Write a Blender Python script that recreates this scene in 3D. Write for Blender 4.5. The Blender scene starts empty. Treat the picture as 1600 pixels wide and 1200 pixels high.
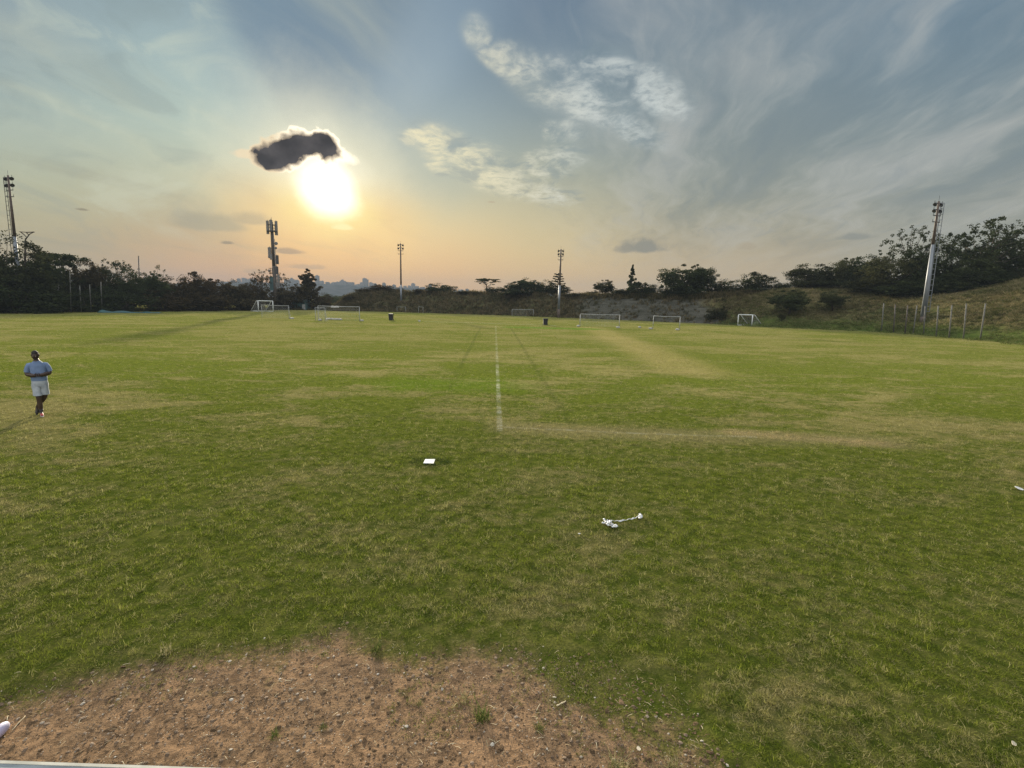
import bpy, bmesh, math, random
import numpy as np
from math import radians as R, sin, cos, tan, atan2, asin, sqrt, pi
from mathutils import Vector, Matrix, Euler, noise as mnoise
from mathutils.bvhtree import BVHTree

S = bpy.context.scene
COL = S.collection
random.seed(7)
rng = np.random.default_rng(7)

# ------------------------------------------------------------------ camera
CAM = Vector((0.0, 0.0, 3.35))
PITCH, ROLL, F = math.atan(128 / 800), 0.020, 800.0
_f = Vector((0, cos(PITCH), -sin(PITCH)))
_r0, _u0 = Vector((1, 0, 0)), Vector((0, sin(PITCH), cos(PITCH)))
_r = cos(ROLL) * _r0 + sin(ROLL) * _u0
_u = -sin(ROLL) * _r0 + cos(ROLL) * _u0
cd = bpy.data.cameras.new('camera')
cam = bpy.data.objects.new('camera', cd)
COL.objects.link(cam)
cd.sensor_width, cd.lens = 36.0, 18.0
cd.clip_start, cd.clip_end = 0.05, 10000
cam.matrix_world = Matrix(((_r.x, _u.x, -_f.x, CAM.x), (_r.y, _u.y, -_f.y, CAM.y),
                           (_r.z, _u.z, -_f.z, CAM.z), (0, 0, 0, 1)))
S.camera = cam

def ray(px, py):                                   # viewing direction through a point of the photo
    px, py = float(px), float(py)
    return _f + (px - 800) / F * _r + (600 - py) / F * _u
def gr(px, py, z=0.0):                             # point on the level plane z
    d = ray(px, py); t = (z - CAM.z) / d.z
    return CAM + d * t
def at_depth(px, py, Y):                           # point on the upright plane y = Y
    d = ray(px, py)
    return CAM + d * (float(Y) / d.y)
def azel(px, py):
    d = ray(px, py).normalized()
    return math.degrees(atan2(d.x, d.y)), math.degrees(asin(d.z))

# ------------------------------------------------------------------ node helpers
class X:
    """a socket with arithmetic"""
    def __init__(s, g, sock): s.g, s.k = g, sock
    def _b(s, op, o, rev=False):
        return s.g.m(op, o, s) if rev else s.g.m(op, s, o)
    def __add__(s, o): return s._b('ADD', o)
    __radd__ = __add__
    def __mul__(s, o): return s._b('MULTIPLY', o)
    __rmul__ = __mul__
    def __sub__(s, o): return s._b('SUBTRACT', o)
    def __rsub__(s, o): return s._b('SUBTRACT', o, True)
    def __truediv__(s, o): return s._b('DIVIDE', o)
    def __rtruediv__(s, o): return s._b('DIVIDE', o, True)
    def __pow__(s, o): return s._b('POWER', o)
class G:
    def __init__(s, tree): s.t = tree; s.n = tree.nodes; s.l = tree.links
    def put(s, sock, v):
        if isinstance(v, X): s.l.new(v.k, sock)
        elif isinstance(v, bpy.types.NodeSocket): s.l.new(v, sock)
        elif v is not None:
            if isinstance(v, (tuple, list)) and sock.type == 'RGBA' and len(v) == 3: v = (*v, 1)
            sock.default_value = v
    def m(s, op, a, b=None, c=None, clamp=False):
        n = s.n.new('ShaderNodeMath'); n.operation = op; n.use_clamp = clamp
        for i, v in enumerate((a, b, c)):
            if v is not None: s.put(n.inputs[i], v)
        return X(s, n.outputs[0])
    def clamp(s, a): return s.m('ADD', a, 0.0, clamp=True)
    def ss(s, a, lo, hi):                           # smoothstep
        n = s.n.new('ShaderNodeMapRange'); n.interpolation_type = 'SMOOTHSTEP'
        s.put(n.inputs[0], a); n.inputs[1].default_value = lo; n.inputs[2].default_value = hi
        return X(s, n.outputs[0])
    def lin(s, a, lo, hi, o0=0.0, o1=1.0):
        n = s.n.new('ShaderNodeMapRange')
        s.put(n.inputs[0], a); n.inputs[1].default_value = lo; n.inputs[2].default_value = hi
        n.inputs[3].default_value = o0; n.inputs[4].default_value = o1
        return X(s, n.outputs[0])
    def xyz(s, x, y, z=0.0):
        n = s.n.new('ShaderNodeCombineXYZ')
        for i, v in enumerate((x, y, z)): s.put(n.inputs[i], v)
        return X(s, n.outputs[0])
    def sep(s, v):
        n = s.n.new('ShaderNodeSeparateXYZ'); s.put(n.inputs[0], v)
        return [X(s, o) for o in n.outputs]
    def noise(s, v, scale, detail=3.0, rough=0.55, dist=0.0, col=False):
        n = s.n.new('ShaderNodeTexNoise'); s.put(n.inputs['Vector'], v)
        n.inputs['Scale'].default_value = scale; n.inputs['Detail'].default_value = detail
        n.inputs['Roughness'].default_value = rough; n.inputs['Distortion'].default_value = dist
        return X(s, n.outputs['Color' if col else 'Fac'])
    def vor(s, v, scale, feature='F1', out='Distance'):
        n = s.n.new('ShaderNodeTexVoronoi'); n.feature = feature
        s.put(n.inputs['Vector'], v); n.inputs['Scale'].default_value = scale
        return X(s, n.outputs[out])
    def mix(s, f, a, b, mode='MIX'):
        n = s.n.new('ShaderNodeMix'); n.data_type = 'RGBA'; n.blend_type = mode
        s.put(n.inputs[0], f); s.put(n.inputs[6], a); s.put(n.inputs[7], b)
        return X(s, n.outputs[2])
    def ramp(s, f, stops, interp='LINEAR'):
        n = s.n.new('ShaderNodeValToRGB'); s.put(n.inputs[0], f)
        e = n.color_ramp.elements; n.color_ramp.interpolation = interp
        while len(e) < len(stops): e.new(0.5)
        for k, (p, c) in enumerate(stops):
            e[k].position = p; e[k].color = (*c, 1) if len(c) == 3 else c
        return X(s, n.outputs[0])
    def seg(s, x, y, a, b):                         # distance to a ground segment
        dx, dy = b[0] - a[0], b[1] - a[1]; L2 = dx * dx + dy * dy
        t = s.clamp(((x - a[0]) * dx + (y - a[1]) * dy) / L2)
        ex, ey = x - a[0] - t * dx, y - a[1] - t * dy
        return s.m('SQRT', ex * ex + ey * ey)
def srgb(r, g, b):
    return tuple(((c / 255) / 12.92) if c <= 10 else (((c / 255) + .055) / 1.055) ** 2.4 for c in (r, g, b))

# ------------------------------------------------------------------ sun and sky
EXPOSURE = 1.32
SUN_AZ, SUN_EL = azel(517, 296)
LAMP_EL = SUN_EL + 1.2
sun_dir = Vector((sin(R(SUN_AZ)) * cos(R(LAMP_EL)), cos(R(SUN_AZ)) * cos(R(LAMP_EL)), sin(R(LAMP_EL))))
sl = bpy.data.lights.new('sun', 'SUN'); sl.energy = 5.0; sl.angle = R(1.0); sl.color = (1.0, .89, .68)
so = bpy.data.objects.new('sun', sl); COL.objects.link(so)
so.rotation_euler = sun_dir.to_track_quat('Z', 'Y').to_euler()
so.location = (0, 0, 50)

W = bpy.data.worlds.new('World'); S.world = W; W.use_nodes = True
def build_sky():
    W.node_tree.nodes.clear()
    g = G(W.node_tree)
    tc = g.n.new('ShaderNodeTexCoord')
    d = X(g, tc.outputs['Generated'])
    x, y, z = g.sep(d)
    el = g.m('ARCSINE', z) * 57.29578
    az = g.m('ARCTAN2', x, y) * 57.29578
    # broad colour of the veiled evening sky by height, at several compass directions
    cols = [
        (0,    [(0, (138, 156, 163)), (100, (148, 167, 168)), (200, (166, 183, 173)), (290, (178, 180, 148)), (370, (180, 165, 126)), (440, (185, 158, 118))]),
        (300,  [(0, (118, 143, 158)), (100, (138, 164, 172)), (200, (168, 190, 180)), (290, (186, 190, 162)), (350, (176, 162, 128)), (400, (208, 168, 122)), (445, (222, 164, 116))]),
        (470,  [(0, (106, 137, 160)), (100, (116, 145, 163)), (180, (142, 168, 176)), (270, (200, 196, 160)), (350, (226, 184, 122)), (400, (230, 172, 112)), (445, (234, 160, 100))]),
        (680,  [(0, (100, 127, 150)), (100, (120, 146, 164)), (200, (144, 165, 170)), (300, (176, 184, 164)), (370, (228, 204, 146)), (445, (240, 182, 118))]),
        (860,  [(0, (98, 121, 143)), (100, (112, 134, 149)), (200, (132, 150, 154)), (300, (172, 176, 154)), (390, (220, 198, 142)), (450, (228, 184, 126))]),
        (1120, [(0, (108, 129, 145)), (150, (124, 140, 146)), (290, (145, 151, 140)), (370, (172, 163, 132)), (440, (208, 178, 132))]),
        (1560, [(0, (104, 130, 149)), (150, (120, 138, 145)), (250, (134, 144, 142)), (330, (148, 151, 140)), (430, (158, 152, 128))]),
    ]
    wob = g.noise(d, 2.2, 4, .5)
    elw = el + (wob - .5) * 4.0
    azw = az + (g.noise(d, 1.7, 3, .5) - .5) * 10
    prev = None
    for px, prof in cols:
        st = []
        for py, c in prof:
            st.append(((azel(px, py)[1] + 2) / 42, srgb(*c)))
        st.sort(key=lambda q: q[0])
        c = g.ramp(g.lin(elw, -2, 40), st, 'B_SPLINE' if len(st) > 3 else 'LINEAR')
        a0 = azel(px, 300)[0]
        if prev is None: base = c
        else: base = g.mix(g.ss(azw, prev, a0), base, c)
        prev = a0
    # polar coordinates about the sun
    ux, uy = az - SUN_AZ, el - SUN_EL
    ux = ux * .97
    s = g.m('SQRT', ux * ux + uy * uy)
    th = g.m('ARCTAN2', uy, ux) * 57.29578
    # shaft of shade thrown upward by the dark cloud
    shaft = g.ss(th + (g.noise(d, 2.0, 2) - .5) * 14, 52, 98) * (1 - g.ss(th + (g.noise(d, 1.3, 2) - .5) * 10, 98, 146)) * g.ss(s, 4.0, 9.0) * (1 - g.ss(s, 17, 30) * .55)
    base = g.mix(shaft * .46, base, srgb(86, 116, 138))
    shine = g.ss(th, 118, 128) * (1 - g.ss(th, 140, 175)) * g.ss(s, 4, 9) * (1 - g.ss(s, 14, 28))
    base = g.mix(shine * .20, base, srgb(196, 218, 208))
    # high veil of streaked cirrus, lying on a level sheet far above
    zz = g.m('MAXIMUM', z, 0.0) + .10
    cu, cv = x / zz, y / zz
    k = R(-14)
    su, sv = cu * cos(k) + cv * sin(k), cv * cos(k) - cu * sin(k)
    warp = (g.noise(g.xyz(cu, cv), .9, 3) - .5) * 1.0
    n1 = g.noise(g.xyz(su * 1.25 + warp, sv * .34), 1.5, 6, .55, .25)
    n2 = g.noise(g.xyz(su * 3.2 + warp * 1.6, sv * .75 + 7.1), 1.5, 6, .6, .4)
    right = g.ss(az + (wob - .5) * 20, -4, 14)
    hi = g.ss(el, 1.5, 9)
    base = g.mix(right * hi * g.ss(n1, .40, .68) * .58, base, srgb(176, 178, 174))
    base = g.mix(right * hi * g.ss(n1, .54, .34) * .32, base, srgb(100, 118, 130))
    base = g.mix(right * hi * g.ss(n2, .56, .78) * .15, base, srgb(196, 198, 192))
    left = 1 - g.ss(az, -16, -6)
    base = g.mix(left * g.ss(n1, .48, .72) * g.ss(el, 4, 14) * .35, base, srgb(205, 206, 176))
    base = g.mix(left * g.ss(n1, .50, .30) * g.ss(el, 1, 5) * (1 - g.ss(el, 9, 15)) * .35, base, srgb(140, 140, 122))
    lf = g.noise(g.xyz(az * .9 + el * .5, el * 1.6 - az * .2), .16, 5, .55, .6)
    left2 = 1 - g.ss(az, -33, -23)
    base = g.mix(left2 * g.ss(lf, .50, .68) * g.ss(el, 3, 8) * .34, base, srgb(206, 214, 192))
    base = g.mix(left2 * g.ss(lf, .50, .34) * g.ss(el, 2, 6) * .30, base, srgb(122, 140, 142))
    # bright broken patches
    def patch(px, py, rx, ry, rot=0.0):
        a, e = azel(px, py); k = R(rot)
        p, q = (az - a), (el - e)
        pp, qq = (p * cos(k) + q * sin(k)) / rx, (q * cos(k) - p * sin(k)) / ry
        return 1 - g.ss(g.m('SQRT', pp * pp + qq * qq), .15, 1.0)
    fine = g.noise(g.xyz(cu + warp * .15, cv * .8 + 3.3), 5.5, 7, .62, .5)
    fine2 = g.noise(g.xyz(cu * .9 + 5.0, cv * .5), 8.0, 5, .55, .3)
    mk = None
    for args in ((830, 120, 7, 3.0, -32), (990, 200, 6, 2.2, -25), (940, 110, 6, 3.2, -10), (1030, 150, 6, 3, -30), (740, 250, 7, 3, -15), (860, 255, 6, 2.6, 10), (915, 150, 9.5, 3.6, -24), (960, 175, 6, 2.6, -20), (745, 50, 2.6, 2.2, -20), (780, 85, 2.6, 1.7, 10), (790, 105, 5, 1.6, -25), (880, 205, 4.0, 1.8, 0), (900, 120, 7, 2.2, -15),
                 (700, 232, 6.0, 3.0, -20), (790, 280, 9.5, 2.8, -12), (690, 262, 2.6, 1.2, 0), (655, 215, 3.5, 1.4, 0), (850, 300, 6, 2.2, -8)):
        q = patch(*args)
        mk = q if mk is None else g.m('MAXIMUM', mk, q)
    lum = g.ss(fine * .70 + fine2 * .30 + mk * .20 - .10, .45, .74) * g.ss(mk, .0, .6) * g.ss(g.noise(g.xyz(cu * 1.3 + 2.0, cv * 1.2), 16.0, 5, .6, .3), .26, .58)
    warmth = 1 - g.ss(s, 12, 30)
    base = g.mix(g.ss(mk, .0, .8) * g.ss(fine2 * .5 + n1 * .5, .36, .60) * .30, base, g.mix(warmth, srgb(178, 190, 192), srgb(218, 212, 178)))
    base = g.mix(lum * .82, base, g.mix(warmth, srgb(205, 212, 208), srgb(238, 228, 188)))
    base = g.mix(g.ss(mk, .05, .6) * g.ss(fine, .50, .36) * .4, base, srgb(118, 138, 146))
    n3 = g.noise(g.xyz(su * 5.5 + warp * 2.2, sv * 1.3 + 2.2), 1.5, 6, .6, .5)
    base = g.mix(right * hi * g.ss(n3, .46, .72) * g.ss(n1, .30, .52) * .20, base, srgb(200, 200, 192))
    base = g.mix(right * hi * g.ss(n3, .52, .30) * .22, base, srgb(104, 122, 134))
    beam = g.ss(th + (g.noise(d, 2.4, 2) - .5) * 12, 36, 50) * (1 - g.ss(th, 58, 72)) * g.ss(s, 7, 14) * (1 - g.ss(s, 20, 30))
    base = g.mix(beam * .18, base, srgb(176, 196, 206))
    # sun glow through the veil
    sw = s * (1 + (g.noise(d, 10.0, 6, .6) - .5) * .75 + (g.noise(d, 3.0, 2) - .5) * .35)
    # dimmer to the upper right, spreading below and left
    side = 1 + .26 * g.ss(th, -42, 12) * (1 - g.ss(th, 55, 100))
    sw = sw * side
    low = 1 - g.ss(uy, -2.5, 2.5)
    gcol = g.mix(low, srgb(238, 236, 206), srgb(252, 212, 132))
    base = g.mix((1 - g.ss(sw, 4.5, 13.5)) * .50, base, gcol)
    base = g.mix((1 - g.ss(sw, 1.8, 7.2)) * .80, base, g.mix(low, srgb(252, 250, 226), srgb(255, 238, 150)))
    core = 1 - g.ss(sw, 1.0, 4.4)
    base = g.mix(core, base, (1.9, 1.75, 1.42))
    # small low clouds
    def puff(px, py, w, h, col, amt, sc=38., flat=True):
        nonlocal base
        a, e = azel(px, py); a1 = azel(px + w, py)[0]; e1 = azel(px, py - h)[1]
        p, q = (az - a) / (a1 - a), (el - e) / (e1 - e)
        if flat: q = g.m('MAXIMUM', q, q * -2.2)
        r = g.m('SQRT', p * p + q * q)
        mm = 1 - r + (g.noise(d, sc, 5, .6) - .5) * 1.15
        base = g.mix(g.ss(mm, .05, .62) * amt, base, srgb(*col))
    puff(1003, 389, 52, 20, (128, 128, 118), .85)
    puff(975, 391, 22, 12, (150, 142, 122), .6)
    puff(1168, 387, 24, 11, (172, 158, 130), .75)
    puff(1338, 371, 44, 10, (134, 136, 128), .75)
    puff(130, 328, 16, 4, (132, 124, 100), .9)
    puff(355, 380, 16, 5, (124, 112, 92), .9)
    puff(452, 394, 32, 9, (148, 124, 100), .8)
    puff(480, 418, 40, 8, (166, 140, 112), .6)
    puff(400, 425, 30, 8, (170, 146, 116), .5)
    puff(330, 352, 80, 26, (146, 144, 124), .6, 14.)
    puff(395, 345, 40, 20, (150, 144, 122), .55, 16.)
    puff(536, 356, 20, 9, (255, 240, 175), .9)
    puff(768, 316, 10, 3, (176, 160, 130), .7)
    # the one dense dark cloud with a burning rim
    nz = g.noise(d, 36.0, 8, .66) - .5
    nb = g.noise(d, 13.0, 2, .5) - .5
    def blob(px, py, w, h, rot=0.0):
        a, e = azel(px, py); a1 = azel(px + w, py)[0]; e1 = azel(px, py - h)[1]
        k = R(rot)
        p, q = (az - a), (el - e)
        pp, qq = (p * cos(k) + q * sin(k)) / (a1 - a), (q * cos(k) - p * sin(k)) / (e1 - e)
        return 1 - g.m('SQRT', pp * pp + qq * qq)
    body = g.m('SMOOTH_MAX', blob(484, 225, 44, 24, 6), blob(440, 240, 44, 22, 10), .22)
    body = g.m('SMOOTH_MAX', body, blob(508, 229, 28, 22, -22), .15)
    body = g.m('SMOOTH_MAX', body, blob(424, 252, 32, 15, -6), .15)
    puffs = g.vor(g.xyz(az + nz * 2.2, el + nb * 2.2), .62, 'SMOOTH_F1')
    puffs2 = g.vor(g.xyz(az + nz * 1.2 + 3.1, el + nz * 1.0), 1.5, 'SMOOTH_F1')
    body = body + (.42 - puffs) * .50 + (.40 - puffs2) * .40
    body = body + nz * .80 + nb * .25 + .06
    rimcol = g.mix(g.ss(az - SUN_AZ, -5.5, -3.0), (.80, .66, .44), (1.5, 1.32, 1.0))
    fring = g.m('MAXIMUM', blob(530, 243, 34, 15, -8), blob(388, 241, 34, 9, 4)) + nz * 1.1 + nb * .4
    base = g.mix(g.ss(fring, .02, .5) * .85, base, rimcol)
    base = g.mix(g.ss(body, -.17, .02), base, rimcol)
    darkc = g.mix(g.ss(g.noise(d, 30.0, 6, .6) * .6 + puffs * .5, .35, .68), (.030, .025, .027), (.085, .074, .074))
    dark_mask = g.ss(body, -.06, .32)
    base = g.mix(dark_mask, base, darkc)
    # unseen sky overhead and behind: brightened as added fill light
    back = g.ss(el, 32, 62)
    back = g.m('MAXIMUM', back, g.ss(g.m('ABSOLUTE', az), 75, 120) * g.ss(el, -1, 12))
    base = g.mix(back, base, (SKY_FILL * .92, SKY_FILL * .97, SKY_FILL * 1.0))
    # below the horizon (covered by the ground)
    base = g.mix(g.ss(el, -.5, -3), base, (.12, .11, .07))
    # physical sky underneath
    sky = g.n.new('ShaderNodeTexSky'); sky.sky_type = 'NISHITA'; sky.sun_disc = False
    sky.sun_elevation = R(LAMP_EL); sky.sun_rotation = R(SUN_AZ); sky.dust_density = 3.0
    veil = g.mix(1.0, base, (SKY_K * 10,) * 3, 'MULTIPLY')     # cloud radiance in the units of the sky texture
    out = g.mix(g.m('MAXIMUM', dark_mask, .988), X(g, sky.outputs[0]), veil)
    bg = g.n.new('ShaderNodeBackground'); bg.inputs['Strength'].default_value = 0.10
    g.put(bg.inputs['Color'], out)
    wo = g.n.new('ShaderNodeOutputWorld'); g.l.new(bg.outputs[0], wo.inputs['Surface'])
SKY_K = 2 ** -EXPOSURE * 1.03
SKY_FILL = 1.6
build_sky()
W.cycles.sampling_method = 'MANUAL'; W.cycles.sample_map_resolution = 1024

S.view_settings.view_transform = 'Standard'; S.view_settings.look = 'None'
S.view_settings.exposure = EXPOSURE; S.view_settings.gamma = 1
S.view_settings.use_curve_mapping = False
S.cycles.max_bounces = 6; S.cycles.transparent_max_bounces = 8; S.cycles.volume_bounces = 0
S.cycles.diffuse_bounces = 3; S.cycles.glossy_bounces = 2; S.cycles.transmission_bounces = 3
S.cycles.use_denoising = True; S.cycles.denoiser = 'OPENIMAGEDENOISE'; S.cycles.denoising_input_passes = 'RGB_ALBEDO_NORMAL'; S.cycles.denoising_prefilter = 'NONE'

# ------------------------------------------------------------------ object helpers
def thing(name, label, cat, loc=(0, 0, 0), rotz=0.0, group=None):
    o = bpy.data.objects.new(name, None); COL.objects.link(o)
    o.empty_display_size = .3
    o.location = loc; o.rotation_euler = (0, 0, rotz)
    return tag(o, label, cat, group)
def tag(o, label, cat, group=None):
    o['label'] = label; o['category'] = cat
    if group: o['group'] = group
    return o
def structure(o):
    o['kind'] = 'structure'; return o
def stuff(o):
    o['kind'] = 'stuff'; return o

class MB:
    """collects vertices and faces of one mesh"""
    def __init__(s): s.v = []; s.f = []
    def add(s, vs, fs):
        n = len(s.v); s.v += [tuple(q) for q in vs]; s.f += [tuple(i + n for i in q) for q in fs]
        return s
    def box(s, c, size, rot=None):
        hx, hy, hz = (q / 2 for q in size)
        vs = [Vector((sx * hx, sy * hy, sz * hz)) for sz in (-1, 1) for sy in (-1, 1) for sx in (-1, 1)]
        if rot is not None: vs = [rot @ q for q in vs]
        c = Vector(c)
        return s.add([c + q for q in vs], [(0, 2, 3, 1), (4, 5, 7, 6), (0, 1, 5, 4), (2, 6, 7, 3), (0, 4, 6, 2), (1, 3, 7, 5)])
    def tube(s, pts, rad, n=8, cap=True):
        pts = [Vector(p) for p in pts]
        if not isinstance(rad, (list, tuple)): rad = [rad] * len(pts)
        vs, fs = [], []
        up = None
        for i, p in enumerate(pts):
            t = (pts[min(i + 1, len(pts) - 1)] - pts[max(i - 1, 0)]).normalized()
            if up is None: up = Vector((0, 0, 1)) if abs(t.z) < .9 else Vector((1, 0, 0))
            a = t.cross(up).normalized(); b = a.cross(t).normalized(); up = b
            for k in range(n):
                q = 2 * pi * k / n
                vs.append(p + (a * cos(q) + b * sin(q)) * rad[i])
        for i in range(len(pts) - 1):
            for k in range(n):
                k2 = (k + 1) % n
                fs.append((i * n + k, i * n + k2, (i + 1) * n + k2, (i + 1) * n + k))
        if cap:
            fs.append(tuple(range(n - 1, -1, -1))); m = (len(pts) - 1) * n
            fs.append(tuple(m + k for k in range(n)))
        return s.add(vs, fs)
    def lathe(s, prof, c=(0, 0, 0), n=16, sx=1, sy=1):
        vs, fs = [], []
        for r, zz in prof:
            for k in range(n):
                q = 2 * pi * k / n
                vs.append((c[0] + r * cos(q) * sx, c[1] + r * sin(q) * sy, c[2] + zz))
        for i in range(len(prof) - 1):
            for k in range(n):
                k2 = (k + 1) % n
                fs.append((i * n + k, i * n + k2, (i + 1) * n + k2, (i + 1) * n + k))
        fs.append(tuple(range(n - 1, -1, -1))); m = (len(prof) - 1) * n
        fs.append(tuple(m + k for k in range(n)))
        return s.add(vs, fs)
    def mesh(s, name, mat=None, smooth=False):
        me = bpy.data.meshes.new(name); me.from_pydata(s.v, [], s.f); me.update()
        if mat: me.materials.append(mat)
        if smooth: me.polygons.foreach_set('use_smooth', [True] * len(me.polygons))
        return me
    def build(s, name, mat=None, parent=None, smooth=False, loc=None):
        return link(name, s.mesh(name, mat, smooth), parent, loc)
def link(name, me, parent=None, loc=None):
    o = bpy.data.objects.new(name, me); COL.objects.link(o)
    if parent is not None: o.parent = parent
    if loc is not None: o.location = loc
    return o
def np_mesh(name, V, Fq, mat=None, smooth=False):   # Fq: (n, k) array of equal polygons
    me = bpy.data.meshes.new(name)
    V = np.asarray(V, np.float32); Fq = np.asarray(Fq, np.int32); k = Fq.shape[1]
    me.vertices.add(len(V)); me.vertices.foreach_set('co', V.ravel())
    me.loops.add(Fq.size); me.loops.foreach_set('vertex_index', Fq.ravel())
    me.polygons.add(len(Fq))
    me.polygons.foreach_set('loop_start', np.arange(0, Fq.size, k, dtype=np.int32))
    me.polygons.foreach_set('loop_total', np.full(len(Fq), k, np.int32))
    if smooth: me.polygons.foreach_set('use_smooth', np.ones(len(Fq), bool))
    me.update(calc_edges=True); me.validate()
    if mat: me.materials.append(mat)
    return me
def copy_tree(o, parent=None):
    c = o.copy(); COL.objects.link(c)
    if parent is not None: c.parent = parent
    for ch in list(o.children): copy_tree(ch, c)
    return c

# ------------------------------------------------------------------ materials
def material(name):
    m = bpy.data.materials.new(name); m.use_nodes = True
    m.node_tree.nodes.clear()
    g = G(m.node_tree)
    out = g.n.new('ShaderNodeOutputMaterial')
    return m, g, out
def world_pos(g):
    n = g.n.new('ShaderNodeNewGeometry'); return X(g, n.outputs['Position'])
def obj_pos(g):
    n = g.n.new('ShaderNodeTexCoord'); return X(g, n.outputs['Object'])
def principled(g, out, col, rough=.7, metal=0.0, spec=.3, bump=None, bstr=.4, bdist=.02):
    b = g.n.new('ShaderNodeBsdfPrincipled')
    g.put(b.inputs['Base Color'], col); g.put(b.inputs['Roughness'], rough)
    g.put(b.inputs['Metallic'], metal); b.inputs['Specular IOR Level'].default_value = spec
    if bump is not None:
        n = g.n.new('ShaderNodeBump'); n.inputs['Strength'].default_value = bstr; n.inputs['Distance'].default_value = bdist
        g.put(n.inputs['Height'], bump); g.l.new(n.outputs[0], b.inputs['Normal'])
    g.l.new(b.outputs[0], out.inputs['Surface'])
    return b
def plain(name, c0, c1, scale=3.0, rough=.6, metal=0.0, spec=.3, bump=.2, stretch=(1, 1, 1)):
    m, g, out = material(name)
    p = obj_pos(g); x, y, z = g.sep(p)
    v = g.xyz(x * stretch[0], y * stretch[1], z * stretch[2])
    n = g.noise(v, scale, 5, .6)
    principled(g, out, g.mix(g.ss(n, .3, .7), c0, c1), g.lin(n, .3, .7, rough - .1, rough + .1), metal, spec, n, bump, .01)
    return m
M = {}
M['galv'] = plain('galvanised_steel', (.13, .14, .16), (.21, .22, .24), 1.2, .55, .25, .4, .1, (1, 1, .3))
M['rust'] = plain('rusty_brown_steel', (.070, .050, .040), (.115, .085, .068), 2.0, .7, .2)
M['dark_steel'] = plain('dark_steel', (.035, .035, .036), (.07, .065, .06), 3.0, .6, .3)
M['white'] = plain('white_paint', (.48, .48, .46), (.60, .60, .58), 4.0, .5)
M['dull_white'] = plain('dull_white_paint', (.22, .22, .21), (.34, .34, .33), 4.0, .6)
M['grey_post'] = plain('weathered_post', (.085, .08, .07), (.15, .142, .125), 2.0, .8)
M['pole'] = plain('dull_grey_pole', (.065, .062, .055), (.12, .115, .10), 2.0, .8)
M['dark_post'] = plain('dark_creosote_post', (.06, .05, .045), (.11, .09, .08), 2.0, .8)
M['black_plastic'] = plain('black_plastic', (.012, .012, .014), (.022, .022, .024), 5.0, .5)
M['bag'] = plain('white_sack', (.26, .25, .23), (.38, .36, .33), 6.0, .8)
M['net'] = plain('net_cord', (.30, .30, .29), (.42, .42, .40), 6.0, .9)
M['green_steel'] = plain('green_painted_steel', (.035, .07, .07), (.055, .095, .095), 1.0, .6)
M['pale_blue'] = plain('pale_blue_panel', (.30, .36, .50), (.42, .48, .62), 1.0, .6)
M['panel_grey'] = plain('antenna_grey', (.10, .095, .09), (.17, .16, .15), 2.0, .6)
M['tarp'] = plain('teal_tarpaulin', (.014, .050, .052), (.028, .085, .085), 1.5, .6, 0, .3, .6)
M['bark'] = plain('bark', (.035, .028, .022), (.075, .060, .048), 6.0, .9, 0, .1, .6, (1, 1, .25))

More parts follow.
